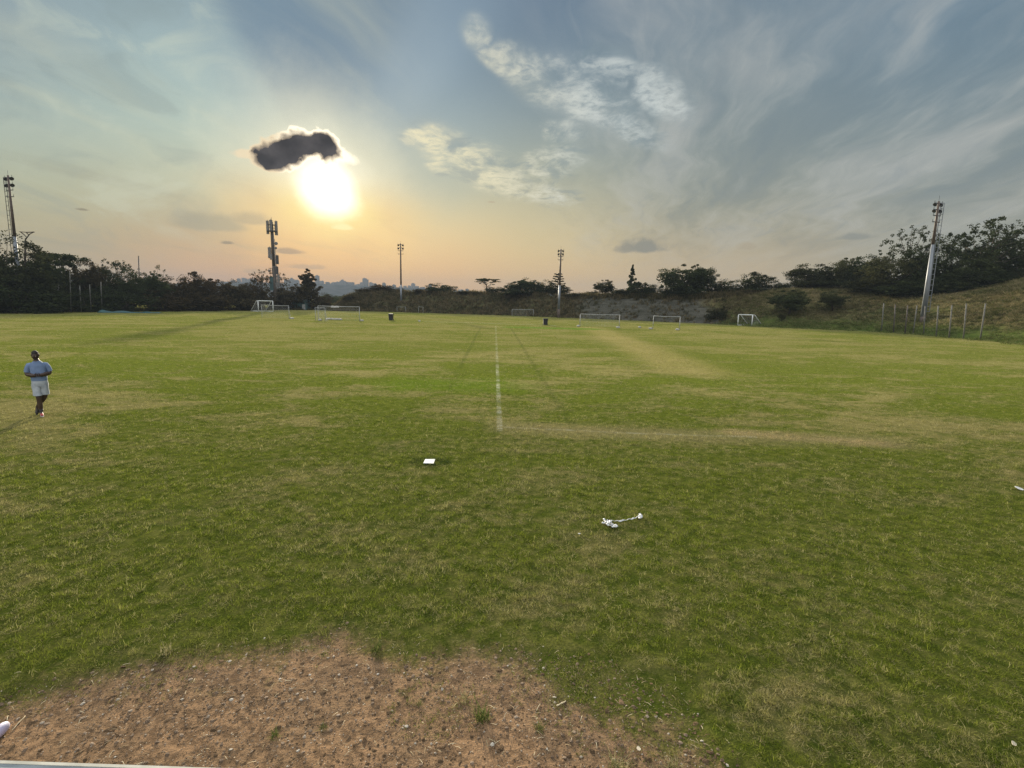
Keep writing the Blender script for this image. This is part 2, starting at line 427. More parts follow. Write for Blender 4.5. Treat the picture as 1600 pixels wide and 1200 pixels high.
def turf(g, p):
    """colour of the worn field by place; also returns masks"""
    x, y, z = g.sep(p)
    big = g.noise(g.xyz(x, y), .055, 3, .5)
    mid = g.noise(g.xyz(x * .55, y), .22, 4, .6, .6)
    mid2 = g.noise(g.xyz(x * .6, y), .85, 4, .6, .8)
    small = g.noise(p, 4.2, 4, .62)
    grain = g.noise(p, 26.0, 3, .6)
    far = g.ss(y, 14, 60)
    dry = mid * .40 + mid2 * .32 + big * .26 + small * .12 + grain * .10 + far * .030
    dryf = g.ss(dry, .568, .680)
    lush = g.ss(mid * .35 + mid2 * .4 + big * .25, .46, .555)
    ff = g.ss(y, 13, 42)
    dryf = dryf + (dryf * -.45 + .20) * ff
    lush = lush + (lush * -.40 + .16) * ff
    green = g.mix(lush, (.118, .142, .022), (.062, .096, .010))
    green = g.mix(g.ss(grain * .55 + small * .45, .40, .64), g.mix(.5, green, (.030, .050, .007)), green)
    col = g.mix(dryf * .78, green, g.mix(grain, (.300, .250, .110), (.180, .158, .072)))
    # worn touchline strip
    a, b = gr(800, 668), gr(1390, 692)
    d1 = g.seg(x, y, a, b) + (mid2 - .5) * 1.6 + (small - .5) * .7
    col = g.mix((1 - g.ss(d1, .15, .95)) * .62, col, g.mix(small, (.26, .21, .115), (.18, .16, .09)))
    a, b = gr(1150, 677), gr(1370, 694)
    d1 = g.seg(x, y, a, b) + (mid2 - .5) * 1.0 + (small - .5) * .8
    col = g.mix((1 - g.ss(d1, .0, .7)) * .7, col, (.31, .24, .135))
    # pale diagonal wear and a watered green patch far off
    d2 = g.seg(x, y, gr(925, 512), gr(1085, 580)) + (mid2 - .5) * 2.0
    col = g.mix((1 - g.ss(d2, .5, 3.0)) * .45, col, (.29, .235, .11))
    d3 = g.seg(x, y, gr(812, 511.5), gr(915, 514)) + (mid2 - .5) * 1.5
    col = g.mix((1 - g.ss(d3, 1.6, 3.2)) * .8, col, (.085, .145, .02))
    d3 = g.seg(x, y, gr(640, 600), gr(770, 602)) + (mid2 - .5) * 2.5
    col = g.mix((1 - g.ss(d3, .3, 2.6)) * .6, col, (.095, .145, .016))
    # wheel tracks
    for q0, q1, amt in ((gr(751, 512), gr(718, 575), .32), (gr(718, 575), gr(690, 640), .15), (gr(798, 512), gr(840, 580), .28), (gr(840, 580), gr(898, 672), .28)):
        d4 = g.seg(x, y, q0, q1) + (small - .5) * .12
        col = g.mix((1 - g.ss(d4, .04, .20)) * amt, col, (.045, .060, .018))
    # chalk
    chalk = g.ss(small * .55 + grain * .45, .60, .40)
    d5 = g.seg(x, y, gr(781, 673), gr(774.6, 509)) + (small - .5) * .05
    l1 = (1 - g.ss(d5, .045, .10)) * (1 - g.ss(y, 18, 34) * .55) * (.05 + .36 * chalk) * (.25 + .75 * g.ss(mid2, .42, .56))
    d6 = g.seg(x, y, gr(664, 502.3), gr(868, 508.6))
    l2 = (1 - g.ss(d6, .10, .26)) * .35
    d7 = g.seg(x, y, gr(785, 668), gr(1180, 684)) + (small - .5) * .08
    l3 = (1 - g.ss(d7, .03, .09)) * .22 * chalk
    col = g.mix(g.m('MAXIMUM', g.m('MAXIMUM', l1, l2), l3), col, (.66, .66, .62))
    col = g.mix(1.0, col, (1.58, 1.48, 1.50), 'MULTIPLY')
    return col, x, y, dry, mid2, small, grain

# edge of the bare earth in front of the stand
DIRT_PX = [(-260, 1140), (-120, 1105), (0, 1082), (100, 1060), (200, 1038), (300, 1016), (380, 1003), (450, 1003), (500, 985), (540, 975),
           (580, 998), (640, 1010), (720, 1008), (800, 1012), (880, 1022), (950, 1022), (1000, 1050), (1080, 1085), (1130, 1140), (1160, 1200), (1190, 1290)]
DIRT = sorted([tuple(gr(*q)[:2]) for q in DIRT_PX])
DX = np.array([q[0] for q in DIRT]); DY = np.array([q[1] for q in DIRT])
DX0, DX1, DY1 = DX[0], DX[-1], 6.0
def dirt_depth_np(x, y):
    return np.interp(x, DX, DY, left=DY[0] - .8, right=-2.0) - y         # > 0 on bare earth
def dirt_depth(g, x, y):
    n = g.n.new('ShaderNodeFloatCurve'); cu = n.mapping.curves[0]
    pts = [((px - DX0) / (DX1 - DX0), py / DY1) for px, py in DIRT]
    while len(cu.points) < len(pts): cu.points.new(.5, .5)
    for k, (a, b) in enumerate(pts):
        cu.points[k].location = (a, b); cu.points[k].handle_type = 'VECTOR'
    n.mapping.extend = 'HORIZONTAL'; n.mapping.update()
    g.put(n.inputs['Value'], g.lin(x, DX0, DX1))
    edge = X(g, n.outputs[0]) * DY1
    return edge - y - g.ss(x, DX1 - .1, DX1 + .5) * 6

def ground_material():
    m, g, out = material('field_turf_and_earth')
    p = world_pos(g)
    col, x, y, mid, mid2, small, grain = turf(g, p)
    col = g.mix(1.0, col, (.66, .68, .60), 'MULTIPLY')  # whole turf darkened: self-shadowing among the blades painted into the colour
    thatch = g.mix(g.ss(small, .35, .65), (.022, .030, .006), (.062, .056, .020))
    col = g.mix((1 - g.ss(y, 5, 26)) * .70, col, thatch)
    # bare earth
    fine = g.noise(p, 55.0, 4, .65)
    lump = g.noise(p, 13.0, 5, .62)
    stain = g.noise(p, 1.6, 4, .6)
    semi = 1 - g.ss(g.seg(x, y, gr(940, 1060), gr(1110, 1190)), .15, .85)
    dd = dirt_depth(g, x, y) + (stain - .5) * .95 + (lump - .5) * .45 - semi * (.45 + 1.6 * (g.noise(p, 3.1, 4, .6) - .38))
    dm = g.ss(dd, -.16, .42)
    earth = g.mix(g.ss(stain, .32, .68), (.265, .165, .095), (.190, .124, .074))
    earth = g.mix(g.ss(lump, .58, .40) * .62, earth, (.075, .050, .032))
    earth = g.mix(g.ss(fine, .58, .72) * .55, earth, (.30, .225, .145))
    earth = g.mix(g.ss(g.noise(p, 5.0, 4, .6), .55, .72) * (1 - g.ss(dd, .25, .9)) * .7, earth, (.11, .105, .04))
    spots = g.vor(g.xyz(x, y), 34.0)
    earth = g.mix(g.ss(spots, .20, .10) * g.ss(g.noise(p, 9., 2), .52, .60), earth, (.50, .43, .33))
    col = g.mix(dm, col, earth)
    h_turf = small * .35 + grain * .5 + mid2 * .6
    h_earth = lump * 1.5 + fine * .55
    hh = g.m('ADD', h_turf * (1 - dm), h_earth * dm)
    principled(g, out, col, .95, 0, .0, hh, .75, .05)
    return m
def blade_material():
    m, g, out = material('grass_blade')
    p = world_pos(g)
    col, x, y, dry, mid2, small, grain = turf(g, p)
    oi = g.n.new('ShaderNodeObjectInfo'); rn = X(g, oi.outputs['Random'])
    rs = g.m('FRACT', rn * 7.31)
    col = g.mix(g.ss(rn + (dry - .56) * 2.4 * (1 - g.ss(y, 13, 42) * .6), .70, .90) * .8, col, g.mix(rs, (.42, .36, .19), (.22, .185, .095)))
    col = g.mix(g.ss(rn, .34, .02) * .65, col, (.026, .048, .006))
    dd = dirt_depth(g, x, y)
    col = g.mix(g.ss(dd, -.5, .3) * .5, col, (.17, .15, .062))
    a = g.n.new('ShaderNodeBsdfDiffuse'); b = g.n.new('ShaderNodeBsdfTranslucent')
    g.put(a.inputs[0], col); g.put(b.inputs[0], g.mix(.22, col, (.30, .36, .03)))
    mx = g.n.new('ShaderNodeMixShader'); mx.inputs[0].default_value = .42
    g.l.new(a.outputs[0], mx.inputs[1]); g.l.new(b.outputs[0], mx.inputs[2])
    g.l.new(mx.outputs[0], out.inputs['Surface'])
    return m
M['ground'] = ground_material(); M['blade'] = blade_material()

# ------------------------------------------------------------------ ground sheet
def build_ground():
    ys = [-400, -200, -100, -50, -25, -12, -6, -3, -1.5, -.5, .3, .9]
    v = 1.3
    while v < 2350: ys.append(v); v *= 1.012 if v < 12 else (1.02 if v < 60 else 1.08)
    ys = np.array(ys)
    u = np.linspace(-1, 1, 321); u = np.sign(u) * np.abs(u) ** 1.5
    w = np.minimum(np.abs(ys) * 2.2 + 9 + np.where(ys < 0, 400, 0), 2400)
    Xg = u[None, :] * w[:, None]; Yg = np.repeat(ys[:, None], len(u), 1)
    Z = np.zeros_like(Xg)
    near = (Yg > .5) & (Yg < 40) & (np.abs(Xg) < 40)
    idx = np.argwhere(near)
    for i, j in idx:
        xx, yy = Xg[i, j], Yg[i, j]
        a = (mnoise.noise((xx * .22, yy * .3, 1.3)) * .035 + mnoise.noise((xx * .8, yy * 1.1, 4.1)) * .016
             + mnoise.noise((xx * 3.1, yy * 3.1, 2.2)) * .010)
        fade = min(1, (40 - yy) / 15)
        dd = np.interp(xx, DX, DY, left=DY[0] - .8, right=-2.0) - yy
        sink = -.022 * min(1, max(0, dd / .25 + .5))
        Z[i, j] = a * fade * .8 + sink
    V = np.stack([Xg, Yg, Z], -1).reshape(-1, 3)
    nj = len(u); ni = len(ys)
    i, j = np.meshgrid(np.arange(ni - 1), np.arange(nj - 1), indexing='ij')
    a = (i * nj + j).ravel()
    Fq = np.stack([a, a + 1, a + nj + 1, a + nj], -1)
    return structure(link('ground', np_mesh('ground', V, Fq, M['ground'], True))), V, Fq
ground, GV, GF = build_ground()
GT = BVHTree.FromPolygons([tuple(q) for q in GV[: 321 * 330].tolist()], [tuple(q) for q in GF.tolist() if q[3] < 321 * 330 and q[2] < 321 * 330])
def gz(x, y):
    h = GT.ray_cast(Vector((x, y, 5)), Vector((0, 0, -1)))
    return h[0].z if h[0] is not None else 0.0

# ------------------------------------------------------------------ embankment round the far and right sides
STN = [  # base px, base py, crest px, crest py, run m
    (519, 485.6, 519, 484.6, 4), (527, 485.8, 527, 478, 6), (538, 486, 538, 468, 9), (552, 486.3, 553, 461, 10), (575, 486.6, 577, 456.5, 11), (620, 487.6, 620, 456.5, 11), (680, 489.6, 680, 458.5, 11),
    (740, 491.5, 740, 459, 11), (800, 493.2, 800, 461, 11), (870, 496, 870, 462.5, 11), (930, 498.6, 930, 463.5, 11), (1000, 501.3, 1000, 465, 10), (1060, 504, 1060, 465, 10),
    (1110, 506, 1110, 463.5, 11), (1150, 508, 1150, 460, 14), (1200, 511, 1200, 455, 18), (1250, 513.2, 1250, 451, 21), (1300, 515.3, 1300, 450, 23), (1350, 517.6, 1350, 454, 20),
    (1420, 521.5, 1420, 462, 15), (1500, 528.5, 1500, 455, 19), (1560, 533.8, 1560, 446, 23), (1600, 538, 1600, 437, 26), (1700, 549, 1690, 418, 30), (1850, 570, 1820, 396, 34), (2300, 640, 2200, 340, 40)]
def build_bank():
    st = []
    for bx, by, cx, cy, run in STN:
        B = gr(bx, by)
        C = at_depth(cx, cy, B.y + run)
        st.append((B, C))
    # resample the stations finely
    n = 14; P = []
    for k in range(len(st) - 1):
        for q in range(n):
            t = q / n; P.append((st[k][0].lerp(st[k + 1][0], t), st[k][1].lerp(st[k + 1][1], t)))
    P.append(st[-1])
    rows = []
    prof = [-.06, 0, .05, .11, .18, .26, .34, .42, .50, .58, .66, .74, .82, .89, .95, 1.0]
    for B, C in P:
        r = []
        out = Vector((C.x - B.x, C.y - B.y, 0)); L = out.length; out.normalize()
        for t in prof:
            q = B.lerp(C, t)
            s = max(t, 0); s = s * s * (3 - 2 * s) * .55 + s * .45
            z = C.z * s - (.12 if t < 0 else 0)
            z += (mnoise.noise((q.x * .12, q.y * .12, 0)) * .35 + mnoise.noise((q.x * .45, q.y * .45, 3)) * .16) * min(1, max(0, t) * 3) * min(1, C.z / 3)
            r.append((q.x, q.y, z))
        for dd, dz in ((2, .12), (5, .15), (10, .1), (25, -.1), (60, -.6), (160, -4.0), (260, -9.0)):
            q = C + out * dd
            zz = C.z + dz * (1 if C.z > 1 else .2) + mnoise.noise((q.x * .2, q.y * .2, 0)) * .3 * min(1, C.z / 3)
            r.append((q.x, q.y, zz if dd < 150 else min(zz, -1.0 if dd > 200 else zz)))
        rows.append(r)
    V = np.array(rows).reshape(-1, 3); nj = len(rows[0]); ni = len(rows)
    i, j = np.meshgrid(np.arange(ni - 1), np.arange(nj - 1), indexing='ij')
    a = (i * nj + j).ravel()
    Fq = np.stack([a, a + nj, a + nj + 1, a + 1], -1)
    m, g, out = material('embankment_grass_and_stone')
    p = world_pos(g); x, y, z = g.sep(p)
    n1 = g.noise(p, .25, 5, .6); n2 = g.noise(p, 1.4, 4, .65); n3 = g.noise(g.xyz(x, y, z * 3), 4.0, 3, .6)
    xa, xb, xc = gr(905, 498)[0], gr(1110, 506)[0], gr(1180, 510)[0]
    brush = g.mix(g.ss(n2 * .6 + n1 * .4, .38, .64), (.036, .034, .016), (.085, .070, .038))
    brush = g.mix(g.ss(n1, .5, .66) * .5, brush, (.060, .075, .026))
    band = g.noise(g.xyz(x * .35, y * .35, z * 2.4), 1.0, 4, .6)
    crack = g.vor(g.xyz(x * .9, y * .9, z * 2.0), 1.7, 'DISTANCE_TO_EDGE')
    stone = g.mix(g.ss(band * .6 + n3 * .4, .40, .62), (.040, .040, .028), (.092, .086, .068))
    stone = g.mix(g.ss(crack, .10, .02) * .7, stone, (.06, .055, .05))
    slope = g.mix(g.ss(n2 * .45 + n1 * .25 + n3 * .3, .40, .62), (.044, .052, .016), (.128, .112, .048))
    slope = g.mix((1 - g.ss(z, .3, 2.2)) * .75, slope, (.058, .090, .016))
    slope = g.mix(g.ss(z + (n1 - .5) * 3, 3.2, 5.2) * .5, slope, (.120, .078, .045))
    xx = x + (n1 - .5) * 9
    col = g.mix(g.ss(xx, xa - 4, xa + 5), brush, stone)
    col = g.mix(g.ss(xx, xb, xc), col, slope)
    col = g.mix(g.ss(y, 40, 15) * .5, col, (.10, .12, .03))
    principled(g, out, col, .95, 0, .0, n2 * .6 + n3 * .6 + band * .4, .8, .25)
    o = structure(link('embankment', np_mesh('embankment', V, Fq, m, True)))
    T = BVHTree.FromPolygons([tuple(q) for q in V.tolist()], [tuple(q) for q in Fq.tolist()])
    return o, T, P, V
bank, BT, BANKP, BV = build_bank()
def surf(px, py):
    """where the sight line through a photo point meets the field or the bank"""
    d = ray(px, py)
    h = BT.ray_cast(CAM, d.normalized())
    pts = []
    if h[0] is not None: pts.append(h[0])
    if d.z < 0: pts.append(gr(px, py))
    return min(pts, key=lambda q: (q - CAM).length) if pts else None
def topz(x, y):
    h = BT.ray_cast(Vector((x, y, 60)), Vector((0, 0, -1)))
    return max(h[0].z if h[0] is not None else 0.0, 0.0)
# ------------------------------------------------------------------ grass, tall grass, gravel
def blades(seed, n, rad, h0, h1, w, lean, curl):
    r = np.random.default_rng(seed); V = []; Fc = []
    for k in range(n):
        a = r.uniform(0, 2 * pi); q = rad * sqrt(r.uniform()); bx, by = q * cos(a), q * sin(a)
        d = r.uniform(0, 2 * pi); dx, dy = cos(d), sin(d)
        h = r.uniform(h0, h1); ln = r.uniform(*lean) * h; c = r.uniform(*curl)
        px, py = -dy * w / 2, dx * w / 2
        b = len(V)
        for t, ww in ((0, 1), (.55, .85), (1, .12)):
            ox = bx + dx * ln * (t + c * t * t); oy = by + dy * ln * (t + c * t * t); oz = h * t * (1 - .3 * c * t) - .004
            V += [(ox - px * ww, oy - py * ww, oz), (ox + px * ww, oy + py * ww, oz)]
        Fc += [(b, b + 1, b + 3, b + 2), (b + 2, b + 3, b + 5, b + 4)]
    return V, Fc
def scatter(name, pts, rot, scl, var, sources, label_kind='stuff'):
    """one object made of many tiny blades: points carrying copies of a few small clumps"""
    me = bpy.data.meshes.new(name)
    me.vertices.add(len(pts)); me.vertices.foreach_set('co', np.asarray(pts, np.float32).ravel())
    for nm, ty, arr, key in (('rot', 'FLOAT_VECTOR', rot, 'vector'), ('scl', 'FLOAT_VECTOR', scl, 'vector'), ('var', 'INT', var, 'value')):
        at = me.attributes.new(nm, ty, 'POINT')
        at.data.foreach_set(key, np.asarray(arr, np.int32 if ty == 'INT' else np.float32).ravel())
    o = stuff(link(name, me))
    t = bpy.data.node_groups.new(name + '_scatter', 'GeometryNodeTree')
    t.interface.new_socket('Geometry', in_out='INPUT', socket_type='NodeSocketGeometry')
    t.interface.new_socket('Geometry', in_out='OUTPUT', socket_type='NodeSocketGeometry')
    gi = t.nodes.new('NodeGroupInput'); go = t.nodes.new('NodeGroupOutput')
    jn = t.nodes.new('GeometryNodeJoinGeometry')
    for s in sources:
        oi = t.nodes.new('GeometryNodeObjectInfo'); oi.inputs['Object'].default_value = s
        oi.inputs['As Instance'].default_value = True
        t.links.new(oi.outputs['Geometry'], jn.inputs[0])
    ip = t.nodes.new('GeometryNodeInstanceOnPoints'); ip.inputs['Pick Instance'].default_value = True
    def attr(nm, ty):
        n = t.nodes.new('GeometryNodeInputNamedAttribute'); n.data_type = ty; n.inputs['Name'].default_value = nm
        return n.outputs['Attribute']
    e2r = t.nodes.new('FunctionNodeEulerToRotation')
    t.links.new(attr('rot', 'FLOAT_VECTOR'), e2r.inputs[0])
    t.links.new(gi.outputs[0], ip.inputs['Points']); t.links.new(jn.outputs[0], ip.inputs['Instance'])
    t.links.new(attr('var', 'INT'), ip.inputs['Instance Index']); t.links.new(e2r.outputs[0], ip.inputs['Rotation'])
    t.links.new(attr('scl', 'FLOAT_VECTOR'), ip.inputs['Scale']); t.links.new(ip.outputs[0], go.inputs[0])
    o.modifiers.new('scatter', 'NODES').node_group = t
    return o
def source(name, V, Fc, mat):
    return bpy.data.objects.new(name, np_mesh(name, V, Fc, mat))
GRASS_N = 640000
def build_grass():
    src = [source('grass_clump', *blades(k, 9, .046, .012, .032, .0036, (.3, 1.8), (.0, .9)), M['blade']) for k in range(8)]
    r = np.random.default_rng(3)
    Y = []
    # pdf over depth ~ Y^-.35
    u = r.uniform(size=GRASS_N); y0, y1, e = 2.3, 125.0, .50
    Y = (y0 ** e + u * (y1 ** e - y0 ** e)) ** (1 / e)
    Xx = r.uniform(-1, 1, GRASS_N) * (Y * 1.12 + .6)
    dd = dirt_depth_np(Xx, Y)
    nz = np.array([mnoise.noise((a * 1.9, b * 1.9, 8.0)) * .30 + mnoise.noise((a * 6, b * 6, 2.0)) * .18 for a, b in zip(Xx, Y)])
    dens = np.clip(.5 - (dd + nz * 1.5) / .75, 0, 1)
    thin = np.array([mnoise.noise((a * .9, b * 1.4, 5.0)) for a, b in zip(Xx, Y)])
    clumpy = np.array([mnoise.noise((a * 6.5, b * 8.0, 7.0)) + .6 * mnoise.noise((a * 15, b * 15, 3.0)) for a, b in zip(Xx, Y)])
    dens = dens * np.clip(.85 + thin * .8, .3, 1) * np.clip(.72 + clumpy * 1.1, .12, 1)
    sg = [gr(930, 1045), gr(1110, 1190)]; ab = np.array(sg[1] - sg[0])[:2]; tt = np.clip(((Xx - sg[0].x) * ab[0] + (Y - sg[0].y) * ab[1]) / (ab @ ab), 0, 1)
    ds = np.hypot(Xx - sg[0].x - tt * ab[0], Y - sg[0].y - tt * ab[1]); semi = np.clip(1 - ds / .85, 0, 1)
    dens = np.maximum(dens, semi * np.clip(.35 + thin * 1.2 + clumpy * .3, 0, .7))
    sparse = (dd > 0) * np.clip(thin * 1.2 - .38, 0, .12)
    keep = r.uniform(size=GRASS_N) < np.maximum(dens, sparse)
    keep &= ~((np.abs(Xx - gr(671, 722).x) < .16) & (np.abs(Y - gr(671, 722).y) < .17))
    Xx, Y, dd = Xx[keep], Y[keep], dd[keep]; n = len(Xx)
    Z = np.array([gz(a, b) if b < 40 else 0.0 for a, b in zip(Xx, Y)])
    s = np.clip((Y / 6.0) ** .36, .75, 2.4) * r.uniform(.7, 1.35, n)
    hs = r.uniform(.55, 1.25, n) * np.clip(1.15 - dd * 0, 0, 2) * np.where(dd > -.3, .8, 1.0)
    lump = np.array([mnoise.noise((a * 1.3, b * 1.9, 0.0)) for a, b in zip(Xx, Y)])
    hs *= np.clip(1 + lump * .5, .6, 1.4) * np.clip(1 + clumpy[keep] * .7, .5, 1.5)
    rot = np.stack([r.normal(0, .22, n), r.normal(0, .22, n), r.uniform(0, 2 * pi, n)], -1)
    o = scatter('grass', np.stack([Xx, Y, Z], -1), rot, np.stack([s, s, hs * np.clip(s, .9, 1.25)], -1), r.integers(0, 8, n), src)
    return o
build_grass()

def build_tall_grass():
    """rank dry grass on the far bank"""
    m, g, out = material('rank_grass')
    p = world_pos(g); n1 = g.noise(p, .35, 4, .6); oi = g.n.new('ShaderNodeObjectInfo')
    col = g.mix(g.ss(n1 * .6 + X(g, oi.outputs['Random']) * .4, .3, .7), (.050, .048, .020), (.150, .115, .062))
    a = g.n.new('ShaderNodeBsdfDiffuse'); b = g.n.new('ShaderNodeBsdfTranslucent')
    g.put(a.inputs[0], col); g.put(b.inputs[0], col)
    mx = g.n.new('ShaderNodeMixShader'); mx.inputs[0].default_value = .3
    g.l.new(a.outputs[0], mx.inputs[1]); g.l.new(b.outputs[0], mx.inputs[2]); g.l.new(mx.outputs[0], out.inputs['Surface'])
    src = [source('rank_clump', *blades(40 + k, 16, .40, .5, 1.25, .075, (.1, .6), (.1, .8)), m) for k in range(5)]
    r = np.random.default_rng(5); P = []; sc = []
    nst = len(BANKP); last = gr(1170, 509).x
    x910 = gr(905, 498).x
    for k in range(15000):
        B, C = BANKP[r.integers(6, nst)]
        if B.x > last: continue
        t = r.uniform(0, 1.12) if B.x < x910 + r.normal(0, 2) else (r.uniform(.93, 1.15) if r.uniform() < .5 else r.uniform(.02, 1.0))
        q = B.lerp(C, t); x, y = q.x + r.normal(0, .8), q.y + r.normal(0, .6)
        z = topz(x, y)
        if B.x > x910 + 1 and t < .93 and r.uniform() < .72: continue
        P.append((x, y, z - .05)); h = r.uniform(.5, 1.15) * (1.0 if t > .85 else .75)
        sc.append((h * 1.2, h * 1.2, h))
    for k in range(2600):
        px = r.uniform(-150, 520); q = gr(px, np.interp(px, [0, 100, 200, 300, 400, 520], [488.5, 487.4, 486.3, 485.4, 484.4, 484.6]))
        t = abs(r.normal(0, 2.2)); v = Vector((q.x, q.y, 0)).normalized() * t
        h = r.uniform(.25, .6) + min(t, 4) * .12
        P.append((q.x + v.x, q.y + v.y, -.02)); sc.append((h * 1.2, h * 1.2, h))
    n = len(P)
    rot = np.stack([r.normal(0, .15, n), r.normal(0, .15, n), r.uniform(0, 2 * pi, n)], -1)
    scatter('tall_grass', P, rot, sc, r.integers(0, 5, n), src)
build_tall_grass()
def build_slope_grass():
    """rough uncut grass on the right slope"""
    m, g, out = material('slope_grass_blade')
    p = world_pos(g); x, y, z = g.sep(p); n1 = g.noise(p, .3, 4, .6); oi = g.n.new('ShaderNodeObjectInfo')
    col = g.mix(g.ss(n1 * .55 + X(g, oi.outputs['Random']) * .45, .32, .66), (.085, .092, .030), (.250, .205, .105))
    col = g.mix((1 - g.ss(z, .3, 2.2)) * .6, col, (.085, .130, .022))
    a = g.n.new('ShaderNodeBsdfDiffuse'); b = g.n.new('ShaderNodeBsdfTranslucent')
    g.put(a.inputs[0], col); g.put(b.inputs[0], col)
    mx = g.n.new('ShaderNodeMixShader'); mx.inputs[0].default_value = .3
    g.l.new(a.outputs[0], mx.inputs[1]); g.l.new(b.outputs[0], mx.inputs[2]); g.l.new(mx.outputs[0], out.inputs['Surface'])
    src = [source('slope_clump', *blades(60 + k, 18, .45, .12, .42, .05, (.3, 1.4), (.1, .9)), m) for k in range(5)]
    r = np.random.default_rng(15); P = []; sc = []
    x0 = gr(1120, 506).x; nst = len(BANKP)
    for k in range(26000):
        B, C = BANKP[r.integers(nst // 2, nst)]
        if B.x < x0: continue
        t = r.uniform(.0, 1.3); q = B.lerp(C, t); x, y = q.x + r.normal(0, 1.0), q.y + r.normal(0, .8)
        if mnoise.noise((x * .18, y * .18, 6)) + r.uniform(-.5, .5) < -.12: continue
        P.append((x, y, topz(x, y) - .03)); h = r.uniform(.5, 1.1); sc.append((h * 1.1, h * 1.1, h))
    n = len(P)
    scatter('slope_grass', P, np.stack([r.normal(0, .15, n), r.normal(0, .15, n), r.uniform(0, 6.28, n)], -1), sc, r.integers(0, 5, n), src)
build_slope_grass()

def stone_mesh(seed, mat):
    bm = bmesh.new(); bmesh.ops.create_icosphere(bm, subdivisions=2, radius=1)
    r = random.Random(seed); sx, sy, sz = r.uniform(.7, 1.2), r.uniform(.6, 1.0), r.uniform(.35, .6)
    for v in bm.verts:
        k = 1 + mnoise.noise(v.co * 1.1 + Vector((seed * 3.1, 0, 0))) * .55 + mnoise.noise(v.co * 2.6 + Vector((seed, 5, 0))) * .22
        v.co = Vector((v.co.x * sx, v.co.y * sy, v.co.z * sz)) * k
    me = bpy.data.meshes.new('pebble'); bm.to_mesh(me); bm.free(); me.materials.append(mat)
    return me
def build_gravel():
    m, g, out = material('gravel_stone')
    oi = g.n.new('ShaderNodeObjectInfo'); rn = X(g, oi.outputs['Random'])
    col = g.ramp(rn, [(0, (.10, .068, .045)), (.55, (.18, .125, .085)), (.82, (.26, .19, .135)), (.955, (.38, .33, .27)), (1, (.50, .46, .40))])
    n = g.noise(obj_pos(g), 3.0, 4, .6)
    principled(g, out, g.mix(g.ss(n, .35, .65) * .35, col, (.09, .06, .045)), .85, 0, .2, n, .4, .1)
    src = [bpy.data.objects.new('pebble', stone_mesh(k, m)) for k in range(8)]
    r = np.random.default_rng(11); P = []; sc = []
    for k in range(30000):
        y = r.uniform(2.2, 5.2); x = r.uniform(-1.1 * y - .5, 2.6)
        dd = dirt_depth_np(x, y)
        if dd < -.12 + r.uniform(0, .25): continue
        if mnoise.noise((x * 1.2, y * 1.2, 4)) + r.uniform(-.5, .5) < -.25: continue
        s = .0022 * (1 + r.pareto(2.1)); s = min(s, .014)
        P.append((x, y, gz(x, y) + s * .12)); sc.append((s * 1.15, s * 1.15, s))
    n = len(P)
    scatter('gravel', P, np.stack([r.normal(0, .2, n), r.normal(0, .2, n), r.uniform(0, 6.28, n)], -1), sc, r.integers(0, 8, n), src)
    # clods of the earth itself
    mc, g, out = material('soil_clod')
    n = g.noise(obj_pos(g), 4.0, 4, .6); oi = g.n.new('ShaderNodeObjectInfo')
    principled(g, out, g.mix(g.ss(n * .5 + X(g, oi.outputs['Random']) * .5, .3, .7), (.10, .066, .040), (.20, .130, .078)), .95, 0, .05, n, .6, .2)
    cs = [bpy.data.objects.new('clod', stone_mesh(20 + k, mc)) for k in range(6)]
    P = []; sc = []
    for k in range(15000):
        y = r.uniform(2.2, 5.2); x = r.uniform(-1.1 * y - .5, 2.6)
        if dirt_depth_np(x, y) < -.05 + r.uniform(0, .3): continue
        if mnoise.noise((x * 2.2, y * 2.2, 9)) + r.uniform(-.6, .6) < -.1: continue
        s = min(.0045 * (1 + r.pareto(2.6)), .022)
        P.append((x, y, gz(x, y) - s * .05)); sc.append((s * 1.2, s * 1.2, s * .8))
    n = len(P)
    scatter('soil_clods', P, np.stack([r.normal(0, .2, n), r.normal(0, .2, n), r.uniform(0, 6.28, n)], -1), sc, r.integers(0, 6, n), cs)
    # scraps of straw and dead leaf on the earth
    ms, g, out = material('straw_scrap')
    oi = g.n.new('ShaderNodeObjectInfo'); rn = X(g, oi.outputs['Random'])
    principled(g, out, g.ramp(rn, [(0, (.20, .14, .08)), (.5, (.40, .31, .18)), (1, (.60, .52, .36))]), .8, 0, .2)
    ss = [source('straw', [(-1, -.07, 0), (0, -.05, .12 + .1 * k), (1, -.03, 0), (1, .03, .02), (0, .06, .14 + .1 * k), (-1, .07, .02)], [(0, 1, 4, 5), (1, 2, 3, 4)], ms) for k in range(3)]
    P = []; sc = []
    for k in range(1700):
        y = r.uniform(2.2, 6.0); x = r.uniform(-1.1 * y - .5, 3.2)
        if dirt_depth_np(x, y) < -.35 + r.uniform(0, .4): continue
        P.append((x, y, gz(x, y) + .003)); s = r.uniform(.008, .032); sc.append((s, s, s))
    n = len(P)
    scatter('straw_litter', P, np.stack([r.normal(0, .15, n), r.normal(0, .15, n), r.uniform(0, 6.28, n)], -1), sc, r.integers(0, 3, n), ss)
build_gravel()

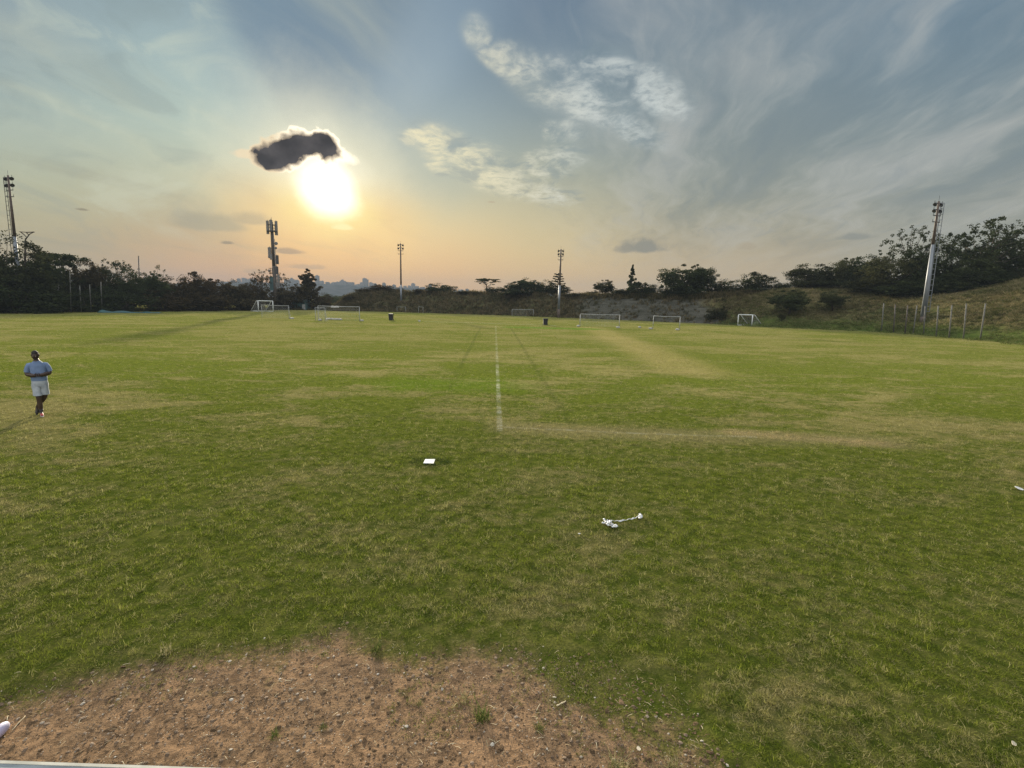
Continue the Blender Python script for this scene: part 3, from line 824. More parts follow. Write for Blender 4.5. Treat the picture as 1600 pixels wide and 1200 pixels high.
# ------------------------------------------------------------------ small things on the ground near the camera
def clump(px, py, h, n, label, seed, tint):
    m, g, out = material('tuft_blade')
    nn = g.noise(obj_pos(g), 30.0, 3, .6)
    col = g.mix(g.ss(nn, .40, .60), *tint)
    a = g.n.new('ShaderNodeBsdfDiffuse'); b = g.n.new('ShaderNodeBsdfTranslucent')
    g.put(a.inputs[0], col); g.put(b.inputs[0], col)
    mx = g.n.new('ShaderNodeMixShader'); mx.inputs[0].default_value = .35
    g.l.new(a.outputs[0], mx.inputs[1]); g.l.new(b.outputs[0], mx.inputs[2]); g.l.new(mx.outputs[0], out.inputs['Surface'])
    V, Fc = blades(seed, n, h * .42, h * .45, h, h * .035, (.1, 1.0), (.1, .9))
    o = link('grass_tuft', np_mesh('grass_tuft', V, Fc, m)); p = gr(px, py); o.location = (p.x, p.y, gz(p.x, p.y))
    tag(o, label, 'grass tuft', 'grass tufts on the bare earth')
GRN = ((.055, .085, .018), (.15, .16, .05)); STR = ((.12, .12, .045), (.36, .31, .17))
clump(754, 1118, .135, 90, 'tallest upright green tuft with a pale stalk in the middle of the bare earth', 91, GRN)
clump(430, 1146, .075, 70, 'low dark green tuft alone on the bare earth above the grey ledge', 92, GRN)
clump(722, 1088, .10, 34, 'thin straw coloured tuft just behind the tallest green tuft', 93, STR)
clump(842, 1134, .075, 70, 'small round green tuft to the right of the tallest tuft', 94, GRN)
clump(966, 1196, .13, 80, 'yellow green tuft cut by the bottom edge of the picture', 95, STR)
clump(1052, 1196, .11, 60, 'straw tuft at the bottom where earth turns to grass', 96, STR)
clump(505, 1134, .06, 45, 'flat sparse tuft beside the low dark green tuft', 97, GRN)
clump(258, 1022, .12, 60, 'long bladed pale tuft on the left edge of the turf above the earth', 98, STR)
clump(655, 1095, .06, 40, 'tiny faint green tuft left of the thin straw tuft', 99, GRN)
clump(588, 1012, .11, 70, 'dark green overhanging tuft at the notch in the turf edge', 100, GRN)

def stick(px, py, qx, qy, r, label, mat, name='twig', cat='twig', group=None):
    a, b = gr(px, py), gr(qx, qy); c = (a + b) / 2
    mb = MB(); n = 6; pts = []
    for k in range(n):
        t = k / (n - 1); q = a.lerp(b, t) - c
        pts.append((q.x + sin(t * 9) * r * .6, q.y, r * 1.1 + sin(t * 5 + 1) * r * .4))
    mb.tube(pts, [r * (.75 + .3 * sin(k * 2.1 + 1)) for k in range(n)], 6)
    o = mb.build(name, mat, None, True, (c.x, c.y, gz(c.x, c.y) + .004)); tag(o, label, cat, group)
M['straw'] = plain('dry_straw', (.42, .34, .22), (.62, .54, .38), 20, .8)
stick(870, 1100, 884, 1092, .007, 'short thick pale twig lying on the earth right of the green tufts', M['straw'])
stick(838, 1106, 844, 1095, .003, 'thin pale straw stalk leaning beside the thick twig', M['straw'], 'straw_stalk', 'straw')
stick(18, 1138, 39, 1115, .0035, 'long thin bent straw beside the lilac bottle at the left edge', M['straw'], 'straw_stalk', 'straw')

def tape():
    """twisted white strip with knotted ends"""
    c = gr(972, 820); M['tape'] = plain('white_plastic_tape', (.36, .36, .40), (.50, .50, .48), 30, .45, 0, .4, .4)
    r = random.Random(4)
    def ribbon(px_pts, w, tw, h=.012):
        mb = MB(); P = [gr(*q) - c for q in px_pts]
        dense = []
        for k in range(len(P) - 1):
            for q in range(10): dense.append(P[k].lerp(P[k + 1], q / 10))
        dense.append(P[-1]); n = 8; vs = []; fs = []
        for _ in range(3): dense = [dense[0]] + [(dense[k - 1] + dense[k] * 2 + dense[k + 1]) / 4 for k in range(1, len(dense) - 1)] + [dense[-1]]
        for k, p in enumerate(dense):
            t = (dense[min(k + 1, len(dense) - 1)] - dense[max(k - 1, 0)]).normalized()
            s = Vector((-t.y, t.x, 0)); a = sin(k * tw) * .7
            ww = w * (.8 + .35 * mnoise.noise((k * .35, w * 50, px_pts[0][0])))
            e = s * cos(a) + Vector((0, 0, 1)) * sin(a); nn = Vector((0, 0, 1)) * cos(a) - s * sin(a)
            o = p + Vector((0, 0, h + ww * .35 + .006 * sin(k * .8)))
            for q in range(n):
                b = 2 * pi * q / n; vs.append(o + e * cos(b) * ww / 2 + nn * sin(b) * ww * (.20 + .10 * mnoise.noise((k * .9, q, 3))))
        for k in range(len(dense) - 1):
            for q in range(n):
                fs.append((k * n + q, k * n + (q + 1) % n, (k + 1) * n + (q + 1) % n, (k + 1) * n + q))
        fs += [tuple(range(n - 1, -1, -1)), tuple(n * (len(dense) - 1) + q for q in range(n))]
        return mb.add(vs, fs)
    mb = ribbon([(947, 818), (956, 817), (967, 817.5), (979, 815.5), (989, 813.5), (996, 811), (1001, 808.5)], .034, .35)
    for path in ([(943, 815), (946, 819), (951, 821), (955, 820), (949, 817)], [(941, 822), (946, 820), (952, 822), (959, 825), (964, 827)],
                 [(947, 823), (954, 826), (962, 828), (965, 826), (957, 824)], [(999, 807), (1002, 809), (1002, 812), (999, 814.5), (998, 811), (1001, 808)]):
        q = ribbon(path, .042, .5, .020); mb.add(q.v, q.f)
    o = mb.build('plastic_tape', M['tape'], None, True, (c.x, c.y, gz(c.x, c.y) + .012))
    tag(o, 'twisted strip of white plastic tape with knotted ends lying on the grass', 'plastic tape')
tape()
def card():
    """white plate set low in a hollow of the turf"""
    P = [gr(661.5, 725.5), gr(677.5, 726), gr(680, 719.5), gr(664.5, 719.5)]; c = sum(P, Vector()) / 4
    mb = MB(); th = .012
    lo = [(p - c) for p in P]; top = [q + Vector((0, 0, .030 - .006 + (.004 if k > 1 else 0) + th)) for k, q in enumerate(lo)]
    bot = [q - Vector((0, 0, th)) for q in top]
    mb.add(bot + top, [(3, 2, 1, 0), (4, 5, 6, 7), (0, 1, 5, 4), (1, 2, 6, 5), (2, 3, 7, 6), (3, 0, 4, 7)])
    m, g, out = material('pale_card'); p = obj_pos(g); n = g.noise(p, 9, 3)
    principled(g, out, g.mix(g.ss(n, .4, .6), (.28, .33, .38), (.40, .42, .38)), .35, 0, .5)
    z = gz(c.x, c.y)
    o = mb.build('white_board', m, None, False, (c.x, c.y, z)); tag(o, 'small flat white board lying in a dark hollow in the grass', 'board')
    # dark rank grass round it
    V, Fc = blades(61, 800, .5, .03, .075, .006, (.2, 1.1), (.1, .9))
    V = np.array(V); 
    ctr = V.reshape(-1, 6, 3)[:, 0, :2]; ok = ~((np.abs(ctr[:, 0]) < .23) & (ctr[:, 1] < .13) & (ctr[:, 1] > -.30))
    Vk = V.reshape(-1, 6, 3)[ok] * np.array([.9, .55, 1]); nb = len(Vk); base = np.arange(nb)[:, None] * 6
    Fk = np.concatenate([base + np.array([[0, 1, 3, 2]]), base + np.array([[2, 3, 5, 4]])])
    md, g, out = material('dark_rank_grass'); pr = principled(g, out, g.mix(g.ss(g.noise(obj_pos(g), 20, 3), .4, .6), (.025, .04, .008), (.06, .085, .018)), .9, 0, .1)
    o = link('rank_grass', np_mesh('rank_grass', Vk.reshape(-1, 3), Fk, md)); o.location = (c.x, c.y + .04, z)
    stuff(o)
card()
def bottle():
    p = gr(-6, 1150); q = gr(13, 1134)
    d = (q - p); d.z = 0; a = atan2(d.y, d.x); L = d.length
    mb = MB(); prof = [(.012, -.16), (.040, -.155), (.046, -.13), (.046, -.02), (.042, .0), (.046, .02), (.046, .10), (.040, .135), (.024, .158), (.010, .164), (.004, .165)]
    mb.lathe(prof, n=20, sx=1, sy=.82)
    m, g, out = material('lilac_plastic'); n = g.noise(obj_pos(g), 14, 4)
    principled(g, out, g.mix(g.ss(n, .4, .65), (.42, .37, .50), (.62, .58, .66)), .3, 0, .5)
    o = link('plastic_bottle', mb.mesh('plastic_bottle', m, True)); o.rotation_euler = Euler((0, pi / 2 - .03, a), 'XYZ')
    e = q - d.normalized() * .16
    o.location = (e.x, e.y, gz(e.x, e.y) + .045); tag(o, 'pale lilac plastic bottle lying on the earth at the left edge', 'bottle')
    mb = MB(); mb.lathe([(.0475, .045), (.0475, .085)], n=20, sx=1, sy=.82)
bottle()
def scrap(px, py, s, label, rz, mat, name='litter_scrap', cat='litter'):
    p = gr(px, py); mb = MB(); r = random.Random(px)
    n = 7; vs = []
    for z in (0, .004):
        for k in range(n):
            a = 2 * pi * k / n; q = s * r.uniform(.6, 1.1) if z == 0 else None
            if z == 0: vs.append(Vector((q * cos(a), q * .6 * sin(a), s * .25 * r.uniform(0, 1))))
            else: vs.append(vs[k] + Vector((0, 0, .004)))
    mb.add(vs, [tuple(range(n - 1, -1, -1)), tuple(range(n, 2 * n))] + [(k, (k + 1) % n, n + (k + 1) % n, n + k) for k in range(n)])
    o = mb.build(name, mat, None, False, (p.x, p.y, gz(p.x, p.y) + .015)); o.rotation_euler = (.25, .1, rz); tag(o, label, cat)
M['paper'] = plain('litter_paper', (.48, .46, .43), (.62, .60, .57), 8, .7)
M['leaf'] = plain('dry_leaf', (.38, .32, .24), (.55, .48, .38), 12, .8)
scrap(1592, 764, .13, 'white scrap of paper on the grass at the right edge', .4, M['paper'])
scrap(1583, 1165, .035, 'pale dry leaf on the grass in the lower right corner', .8, M['leaf'], 'dry_leaf', 'leaf')
scrap(998, 1167, .028, 'grey upright stone flake near the bottom right of the earth', 1.3, M['leaf'], 'stone_flake', 'stone')
scrap(905, 835, .022, 'tiny white scrap on the grass left of the twisted tape', .1, M['paper'])

# ------------------------------------------------------------------ ledge of the stand under the camera
def ledge():
    zt = 1.62
    a, b = gr(0, 1189, zt), gr(345, 1201, zt)
    d = (b - a).normalized(); nrm = Vector((d.y, -d.x, 0))
    L, Rr = a - d * 9, b + d * 9
    o = thing('stand_ledge', 'grey ledge of the stand with a pale worn front edge in the bottom left corner', 'ledge', (a.x, a.y, 0))
    def loc(q): return q - Vector((a.x, a.y, 0))
    def slab(name, off0, off1, z0, z1, mat):
        mb = MB(); vs = []
        for z in (z0, z1):
            for q in (L + nrm * off0, Rr + nrm * off0, Rr + nrm * off1, L + nrm * off1): vs.append(loc(Vector((q.x, q.y, z))))
        mb.add(vs, [(0, 1, 2, 3), (7, 6, 5, 4), (0, 4, 5, 1), (1, 5, 6, 2), (2, 6, 7, 3), (3, 7, 4, 0)])
        return mb.build(name, mat, o)
    M['ledge'] = plain('painted_concrete', (.15, .17, .18), (.24, .26, .27), 5.0, .75, 0, .3, .3)
    M['lip'] = plain('worn_pale_edge', (.28, .27, .23), (.40, .38, .33), 9.0, .8)
    slab('top_slab', .012, .60, zt - .12, zt, M['ledge'])
    slab('edge_strip', .0, .012, zt - .12, zt + .003, M['lip'])
    slab('front_wall', .05, .50, -.1, zt - .12, M['ledge'])
ledge()
# ------------------------------------------------------------------ floodlight masts
def upright(bx, by, tx, ty):
    B = gr(bx, by); T = at_depth(tx, ty, B.y); return B, T - B
def flood_mast(bx, by, tx, ty, r0, r1, label, ladder, split, dark_base, side=1):
    B, v = upright(bx, by, tx, ty); H = v.length; ax = v.normalized()
    o = thing('floodlight_mast', label, 'floodlight mast', B, 0, 'floodlight masts round the field')
    def P(t): return v * t
    def rad(t): return r0 + (r1 - r0) * t
    mb = MB(); mb.tube([P(dark_base), P(split)], [rad(dark_base), rad(split)], 12); mb.build('lower_pole', M['galv'], o, True)
    mb = MB(); mb.tube([P(0) - ax * .4, P(dark_base)], [rad(0) * 1.12, rad(dark_base) * 1.08], 12); mb.build('pole_base', M['rust'], o, True)
    mb = MB(); mb.tube([P(split), P(1)], [rad(split) * .97, rad(1)], 12); mb.build('upper_pole', M['rust'], o, True)
    arm_w = H * .042
    view = Vector((B.x, B.y, 0)).normalized()
    side_v = Vector((view.y, -view.x, 0))
    if abs(B.x) > 50: side_v = Vector((.95, .3, 0)).normalized() if B.x > 0 else Vector((.95, -.3, 0)).normalized()
    for k, t in enumerate((.985, .938, .895, .848)):
        w = arm_w * (1 if k < 2 else .92)
        q = P(t)
        mb = MB(); mb.tube([q - side_v * w, q + side_v * w], .07, 6)
        mb.tube([q - side_v * w * .98 + ax * .0, q - side_v * w * .98 + ax * .35], .03, 5); mb.tube([q + side_v * w * .98, q + side_v * w * .98 + ax * .35], .03, 5)
        arm = mb.build('cross_arm', M['dark_steel'], o)
        if k < 2:
            for sgn in (-1, 1):
                c = q + side_v * sgn * w * .78 - ax * .18
                f = MB(); toward = (-Vector((B.x, B.y - 60, 0))).normalized()
                rot = toward.to_track_quat('Z', 'Y').to_matrix()
                # a round floodlight housing tilted to the field
                tilt = Matrix.Rotation(R(35), 3, toward.cross(Vector((0, 0, 1))).normalized() * -1)
                tmp = MB(); tmp.lathe([(.05, -.34), (.20, -.32), (.30, -.15), (.42, .12), (.46, .16), (.46, .20), (.40, .20), (.36, .14), (.02, .10)], n=14)
                tmp.v = [c + tilt @ (rot @ (Vector(p) * (H / 20) * .62)) for p in tmp.v]
                h = tmp.build('floodlight', M['dark_steel'], o, True)
                br = MB(); br.tube([c + ax * .2, c + ax * .02], .04, 6); br.build('bracket', M['dark_steel'], h)
    if ladder:
        lo, hi, off = ladder
        dirn = side_v * (off / abs(off)); gap = abs(off)
        mb = MB()
        for e in (gap - .32, gap + .32):
            mb.tube([P(lo) + dirn * e, P(hi) + dirn * e], .045, 5)
        n = int((hi - lo) * H / .75)
        for k in range(n + 1):
            q = P(lo + (hi - lo) * k / n); mb.tube([q + dirn * (gap - .32), q + dirn * (gap + .32)], .035, 5)
        for k in range(0, n + 1, 4):
            q = P(lo + (hi - lo) * k / n); mb.tube([q, q + dirn * (gap - .32)], .03, 5)
        mb.build('ladder', M['galv'] if B.x > 0 else M['dark_steel'], o)
    mb = MB(); mb.tube([P(1), P(1) + ax * .8], .02, 5); mb.build('lightning_rod', M['dark_steel'], o)
    return o
flood_mast(35.5, 487, 12.5, 274, .36, .15, 'tall floodlight mast with a ladder rising from the dark trees at the far left', (.34, .99, -.95), .56, .05)
flood_mast(627, 487, 625.8, 380.5, .30, .17, 'floodlight mast behind the far bin, nearest to the setting sun', None, .40, .12)
flood_mast(872.5, 496.6, 876.5, 389.5, .30, .17, 'floodlight mast at the foot of the bank just right of the second bin', None, .48, .13)
flood_mast(1438.5, 520.5, 1467, 314.5, .36, .13, 'tall silver floodlight mast with a ladder among the posts on the right', (.17, .99, .85), .68, .13)

# ------------------------------------------------------------------ cell mast and its cabins
M['mast'] = plain('dark_mast_steel', (.045, .036, .028), (.085, .068, .052), 1.5, .7)
def cell_mast():
    B, v = upright(432, 484.2, 424, 345); H = v.length; ax = v.normalized()
    o = thing('cell_mast', 'tall dark telecom mast crowded with antennas and dishes below the sun', 'cell mast', B)
    s = Vector((1, 0, 0)); P = lambda t, d=0, b=0: v * t + s * d + Vector((0, b, 0))
    mb = MB(); mb.tube([P(-.02), P(.5)], [.55, .44], 12); mb.tube([P(.5), P(.985)], [.44, .38], 12); mb.build('pole', M['mast'], o, True)
    def panel(t, d, b, w, h, mat='panel_grey', th=.3):
        q = MB(); q.box(P(t, d, b), (w, th, h)); q.tube([P(t, d, b) + Vector((0, 0, h / 2)), P(t, d, b) + Vector((0, 0, h / 2 + .25))], .06, 6)
        q.tube([P(t, d * .2, b * .2), P(t, d, b)], .07, 6)
        return q.build('panel_antenna', M[mat], o)
    panel(.925, -.95, -.3, .62, 3.4); panel(.94, .15, -.8, .62, 3.0); panel(.92, 1.15, .1, .62, 3.6); panel(.955, -.4, .8, .5, 2.6); panel(.90, .75, .7, .5, 2.4)
    mb = MB(); mb.lathe([(1.35, -.06), (1.35, .06)], P(.885), 18); mb.build('head_frame', M['dark_steel'], o)
    mb = MB(); mb.lathe([(1.0, -.05), (1.0, .05)], P(.955), 18); mb.build('head_frame', M['dark_steel'], o)
    mb = MB(); mb.tube([P(.985), P(.985) + ax * 1.3], [.09, .03], 6); mb.build('whip_antenna', M['dark_steel'], o)
    def dish(t, d, r, a):
        mb = MB(); mb.lathe([(.02, 0), (r * .6, .08), (r, .25), (r, .42), (r * .9, .45)], n=14)
        mt = Matrix.Rotation(a, 3, 'Z') @ Matrix.Rotation(pi / 2, 3, 'X')
        mb.v = [P(t, d) + mt @ Vector(q) for q in mb.v]; mb.tube([P(t), P(t, d)], .06, 6)
        mb.build('dish', M['panel_grey'], o, True)
    dish(.75, .85, .42, .6); dish(.60, -.85, .38, -.5); dish(.445, -1.1, .34, -.4); dish(.70, .6, .3, 1.0)
    panel(.655, -.85, -.2, .75, 2.4); panel(.60, -.35, -.5, .6, 1.5); panel(.57, 1.0, -.1, .7, 2.3, 'dark_steel'); panel(.45, .75, -.3, .9, 2.0, 'dark_steel')
    panel(.30, -.75, -.3, .95, 3.6, 'green_steel'); panel(.33, 1.15, -.2, .45, 3.2); panel(.285, .75, -.3, .8, 1.2)
    mb = MB()
    for d in (-1.35, -.95, -.55): mb.tube([P(.41, d), P(.475, d)], .06, 6)
    mb.tube([P(.41, -1.35), P(.41, 1.0)], .08, 6); mb.tube([P(.475, -1.35), P(.475, 0)], .06, 6)
    mb.build('service_platform', M['dark_steel'], o)
    mb = MB(); mb.tube([P(.24, .62, -.35), P(.86, .50, -.35)], .11, 8)
    mb.tube([P(.24, .95, -.3), P(.80, .72, -.3)], .05, 6); mb.build('cable_duct', M['panel_grey'], o)
cell_mast()
def cabin(px0, px1, py_top, py_base, dy, depth, label, mat, roof_mat, door=None):
    a, b = gr(px0, py_base), gr(px1, py_base); Y = a.y + dy
    x0, x1 = at_depth(px0, py_base, Y).x, at_depth(px1, py_base, Y).x
    h = at_depth(px0, py_top, Y).z; w = x1 - x0
    o = thing('equipment_cabin', label, 'cabin', ((x0 + x1) / 2, Y + depth / 2, 0), 0, 'equipment cabins at the foot of the telecom mast')
    mb = MB(); mb.box((0, 0, h / 2), (w, depth, h))
    for k in range(int(w / .6)):
        mb.box((-w / 2 + .3 + k * .6, -depth / 2 - .02, h / 2), (.10, .04, h * .9))
    mb.build('wall', mat, o)
    mb = MB(); mb.box((0, 0, h + .05), (w + .2, depth + .2, .10)); mb.box((0, 0, h + .14), (w * .8, depth * .8, .08)); mb.build('roof', roof_mat, o)
    if door:
        t, dw, dh, m = door
        mb = MB(); mb.box((-w / 2 + w * t, -depth / 2 - .07, dh / 2 + .1), (dw, .05, dh)); d = mb.build('door', m, o)
        mb = MB(); mb.box((-w / 2 + w * t + dw * .35, -depth / 2 - .11, dh / 2 + .1), (.06, .05, .25)); mb.build('handle', M['dark_steel'], d)
cabin(434, 449.5, 469.5, 484.0, 3.0, 2.6, 'dark green cabin between the telecom mast and the pale blue kiosk', M['green_steel'], M['dark_steel'])
cabin(449, 455.5, 468.5, 484.1, 1.0, 1.6, 'pale blue narrow kiosk between the two dark green cabins', M['pale_blue'], M['dull_white'], (.7, .5, 2.0, M['dull_white']))
cabin(456.5, 479, 468.8, 484.4, 2.2, 3.0, 'blue green cabin with a white door beside the cone shaped tree', M['green_steel'], M['galv'], (.82, 0.85, 1.5, M['dull_white']))

# ------------------------------------------------------------------ goals
def ring_pts(*pts): return [Vector(p) for p in pts]
def goal(lx, ly, rx, ry, top_px, label, pr, mat, back, feet=None, style='net', net=True, rag=False, group='goals standing about the field', topy=None):
    Lw, Rw = gr(lx, ly), gr(rx, ry)
    H = at_depth(top_px[0], top_px[1], Lw.y if abs(top_px[0] - lx) < abs(top_px[0] - rx) else Rw.y).z
    c = (Lw + Rw) / 2
    o = thing('goal', label, 'goal', (c.x, c.y, 0), 0, group)
    l, r = Lw - c, Rw - c; up = Vector((0, 0, H)); bk = Vector(back)
    for q in (l, r):
        mb = MB(); mb.tube([q + Vector((0, 0, -.05)), q + up + Vector((0, 0, -.02))], pr, 8); mb.build('post', mat, o, True)
    mb = MB(); sag = Vector((0, 0, -.05 if style == 'net' else 0))
    mb.tube([l + up, (l + r) / 2 + up + sag, r + up], pr, 8); mb.build('crossbar', mat, o, True)
    if style == 'box':
        tb = bk * .18
        for q in (l, r):
            mb = MB(); mb.tube([q + up, q + up + tb, q + bk + Vector((0, 0, pr))], pr * .7, 6); mb.tube([q + Vector((0, 0, pr)), q + bk + Vector((0, 0, pr))], pr * .7, 6)
            mb.build('side_stay', mat, o, True)
        mb = MB(); mb.tube([l + bk + Vector((0, 0, pr)), r + bk + Vector((0, 0, pr))], pr * .7, 6); mb.build('back_bar', mat, o, True)
    else: tb = Vector((0, 0, 0))
    if net:
        mb = MB(); W_ = (r - l).length; nv = max(6, int(W_ / .22)); nh = max(5, int(H / .2))
        def pt(s, t):
            q = l.lerp(r, s); return q + up * (1 - t) + tb * (1 - t) + bk * (t ** (1 if style == 'box' else 1.6)) + Vector((0, 0, .03 + (-.12 * sin(pi * s) * sin(pi * t))))
        def cord(pts):
            mb.tube(pts, .007, 3, False)
        for k in range(nv + 1): cord([pt(k / nv, t / 5) for t in range(6)])
        for k in range(1, nh + 1): cord([pt(t / 8, k / nh) for t in range(9)])
        for s in (0, 1):
            q = l if s == 0 else r
            for k in range(1, 6):
                t = k / 6; cord([q + up * (1 - t), pt(s, t)])
            for k in range(1, 4):
                t = k / 4; cord([q + bk * t * (1 if style == 'box' else 1) + Vector((0, 0, .03)), pt(s, t ** .9)])
        mb.build('net', M['net'], o)
    if feet:
        for (fx, fy, w) in feet:
            p = gr(fx, fy) - c; mb = MB()
            bm = bmesh.new(); bmesh.ops.create_icosphere(bm, subdivisions=2, radius=1)
            for vv in bm.verts: vv.co = Vector((vv.co.x * w * .7, vv.co.y * w * .5, max(vv.co.z, -.6) * .15)) * (1 + mnoise.noise(vv.co * 1.7 + Vector((fx, 0, 0))) * .35)
            mb.add([p + vv.co + Vector((0, 0, .10)) for vv in bm.verts], [[q.index for q in f.verts] for f in bm.faces]); bm.free()
            mb.build('sandbag', M['bag'], o, True)
    if rag:
        mb = MB(); p = at_depth(523.5, 479.4, c.y) - c
        vs = []
        for i in range(6):
            for j in range(3): vs.append(p + Vector(((i - 2.5) * .24, -.09 + .09 * j, .10 - abs(j - 1) * .22 + sin(i * 2.1) * .03)))
        fs = [(i * 3 + j, i * 3 + j + 1, i * 3 + j + 4, i * 3 + j + 3) for i in range(5) for j in range(2)]
        vs2 = [q + Vector((0, 0, .05)) for q in vs]; mb.add(vs, fs); mb.add(vs2, [tuple(reversed(f)) for f in fs]); rg = mb.build('rag', M['bag'], None, False, (c.x, c.y, 0))
        tag(rg, 'white cloth draped over the crossbar of the wide goal in front of the bank', 'cloth')
    return o
goal(404, 487.0, 427, 487.2, (404, 470), 'white box goal with slanting stays in front of the telecom mast', .10, M['white'], (-2.4, 1.2, 0), None, 'box')
goal(409.5, 496.3, 452, 498.2, (452, 477.6), 'thin grey goal standing just in front of the white box goal', .036, M['dull_white'], (-.3, 1.6, 0), [(456, 498.3, .5)])
goal(497.5, 500.5, 562, 502.0, (562, 479.3), 'widest grey goal with a white cloth on its crossbar', .042, M['dull_white'], (-.4, 1.8, 0), [(565.5, 501.8, .45)], rag=True)
goal(493, 501.0, 508.5, 501.4, (493, 480.5), 'narrow grey goal standing before the left end of the widest goal', .036, M['dull_white'], (.9, -1.2, 0), [(500, 500.8, .45)])
goal(620.3, 488.2, 634.0, 488.6, (620, 479.2), 'small faint goal at the foot of the floodlight mast behind the far bin', .036, M['dull_white'], (.2, 1.0, 0), net=False)
goal(654, 489.6, 661, 489.9, (654, 479.2), 'narrow faint goal frame against the bank right of the small faint goal', .036, M['dull_white'], (.2, .6, 0), net=False)
goal(800, 494.0, 833.4, 494.6, (800, 483.2), 'faint white goal at the bank between the centre line and the second bin', .042, M['dull_white'], (0, 1.3, 0))
goal(906, 510.0, 967.5, 511.4, (906, 490.6), 'wide sagging goal with white sandbags just right of the second bin', .042, M['dull_white'], (.3, 1.6, 0), [(903.5, 510.4, .32), (965.5, 512.6, .40)])
goal(1020, 514.0, 1061.5, 515.6, (1020, 493.6), 'leaning grey goal with two white sandbags in front of the stone bank', .042, M['dull_white'], (.2, 1.1, 0), [(1016.5, 514.4, .42), (1058.5, 516.0, .40)], net=False)
goal(1152.5, 508.6, 1174.5, 509.6, (1152.5, 491.5), 'white box goal with slanting stays at the foot of the grassy slope', .09, M['white'], (2.15, .55, 0), None, 'box')
for k, (px, py, w, lab) in enumerate(((513, 499.2, .55, 'white sandbag lying left of the row behind the widest goal'), (519, 499.4, .45, 'small white sandbag second in the row inside the widest goal'),
                                      (525, 499.7, .5, 'white sandbag in the middle of the row inside the widest goal'), (530.5, 500, .55, 'white sandbag at the right end of the row inside the widest goal'),
                                      (999.5, 512.4, .3, 'small white ball like bag alone on the grass between two goals'), (655, 502.5, .25, 'tiny white scrap on the grass right of the far bin'))):
    bm = bmesh.new(); bmesh.ops.create_icosphere(bm, subdivisions=2, radius=1)
    for vv in bm.verts: vv.co = Vector((vv.co.x * w * .75, vv.co.y * w * .45, max(vv.co.z, -.6) * .16)) * (1 + mnoise.noise(vv.co * 1.9 + Vector((k * 5, 0, 0))) * .4)
    me = bpy.data.meshes.new('sandbag'); bm.to_mesh(me); bm.free(); me.materials.append(M['bag'])
    p = gr(px, py); o = link('sandbag' if k < 5 else 'litter_scrap', me, None, (p.x, p.y, .10)); tag(o, lab, 'sandbag' if k < 5 else 'litter', 'white sandbags on the far grass' if k < 4 else None)

# ------------------------------------------------------------------ bins
def bin_(px0, px1, pyb, pyt, label):
    a, b = gr(px0, pyb), gr(px1, pyb); c = (a + b) / 2; w = (b - a).length; h = at_depth(px0, pyt, a.y).z
    o = thing('wheelie_bin', label, 'bin', c, 0, 'black bins on the far side of the field')
    mb = MB(); w0, w1, d0, d1 = w * .74, w * .93, w * .8, w
    vs = []
    for z, ww, dd in ((.06, w0, d0), (h * .9, w1, d1)):
        vs += [(-ww / 2, -dd / 2, z), (ww / 2, -dd / 2, z), (ww / 2, dd / 2, z), (-ww / 2, dd / 2, z)]
    mb.add(vs, [(3, 2, 1, 0), (4, 5, 6, 7), (0, 1, 5, 4), (1, 2, 6, 5), (2, 3, 7, 6), (3, 0, 4, 7)])
    mb.box((0, -w * .43, h * .5), (w * .4, .06, h * .5)); mb.build('body', M['black_plastic'], o)
    mb = MB(); mb.box((0, 0, h * .92), (w * 1.04, w * 1.12, h * .05)); mb.box((0, .0, h * .965), (w * .9, w * .9, h * .05)); lid = mb.build('lid', M['black_plastic'], o)
    mb = MB(); mb.tube([(-w * .4, w * .62, h * .9), (w * .4, w * .62, h * .9)], .025, 6); mb.build('handle', M['black_plastic'], lid)
    for sx in (-1, 1):
        mb = MB(); mb.lathe([(.10, -.03), (.12, -.02), (.12, .02), (.10, .03)], n=12); mb.v = [Vector((sx * w * .46 + q[2], w * .42 + q[0], .12 + q[1])) for q in mb.v]
        mb.build('wheel', M['black_plastic'], o)
bin_(607.6, 614.6, 500.9, 490.0, 'black wheelie bin on the grass in line with the far floodlight mast')
bin_(848.6, 855.6, 508.2, 497.6, 'black wheelie bin on the grass left of the wide sagging goal')

# ------------------------------------------------------------------ posts
def post(px, py, tx, ty, r, label, mat, grp, surf_base=True):
    B = surf(px, py); T = at_depth(tx, ty, B.y); v = T - B
    mb = MB(); mb.tube([Vector((0, 0, -.3)), v * .5, v], [r, r, r * .92], 8); mb.tube([v * .993, v], [r * 1.12, r * 1.05], 8)
    for k in range(2, 6):
        mb.tube([v * (k / 6) - Vector((0, 0, .03)), v * (k / 6) + Vector((0, 0, .03))], r * 1.15, 8)
    o = mb.build('fence_post', mat, None, True, B); tag(o, label, 'post', grp)
ordn = ['first', 'second', 'third', 'fourth']
RP = [(1377, 518, 1381, 473.5), (1396, 520, 1399, 475.5), (1414, 521.5, 1418.5, 477), (1426.5, 522, 1433, 477), (1443.2, 522.5, 1445.6, 478), (1463, 526, 1466, 477.5), (1483, 528, 1487.5, 476.5), (1505.5, 529.5, 1510, 474), (1531.5, 531.5, 1540, 474)]
RL = ['pale weathered post farthest left of the row on the right slope', 'dark post second from the left end of the row on the right slope', 'dark post third from the left end of the row on the right slope',
      'leaning grey post just left of the tall silver mast', 'grey post right against the foot of the tall silver mast', 'grey post first to the right of the tall silver mast',
      'grey post second to the right of the tall silver mast', 'grey post third to the right of the tall silver mast', 'leaning grey post farthest right of the row on the right slope']
for k, q in enumerate(RP): post(*q, .075, RL[k], M['dark_post'] if k in (1, 2) else M['grey_post'], 'fence posts at the foot of the right slope')
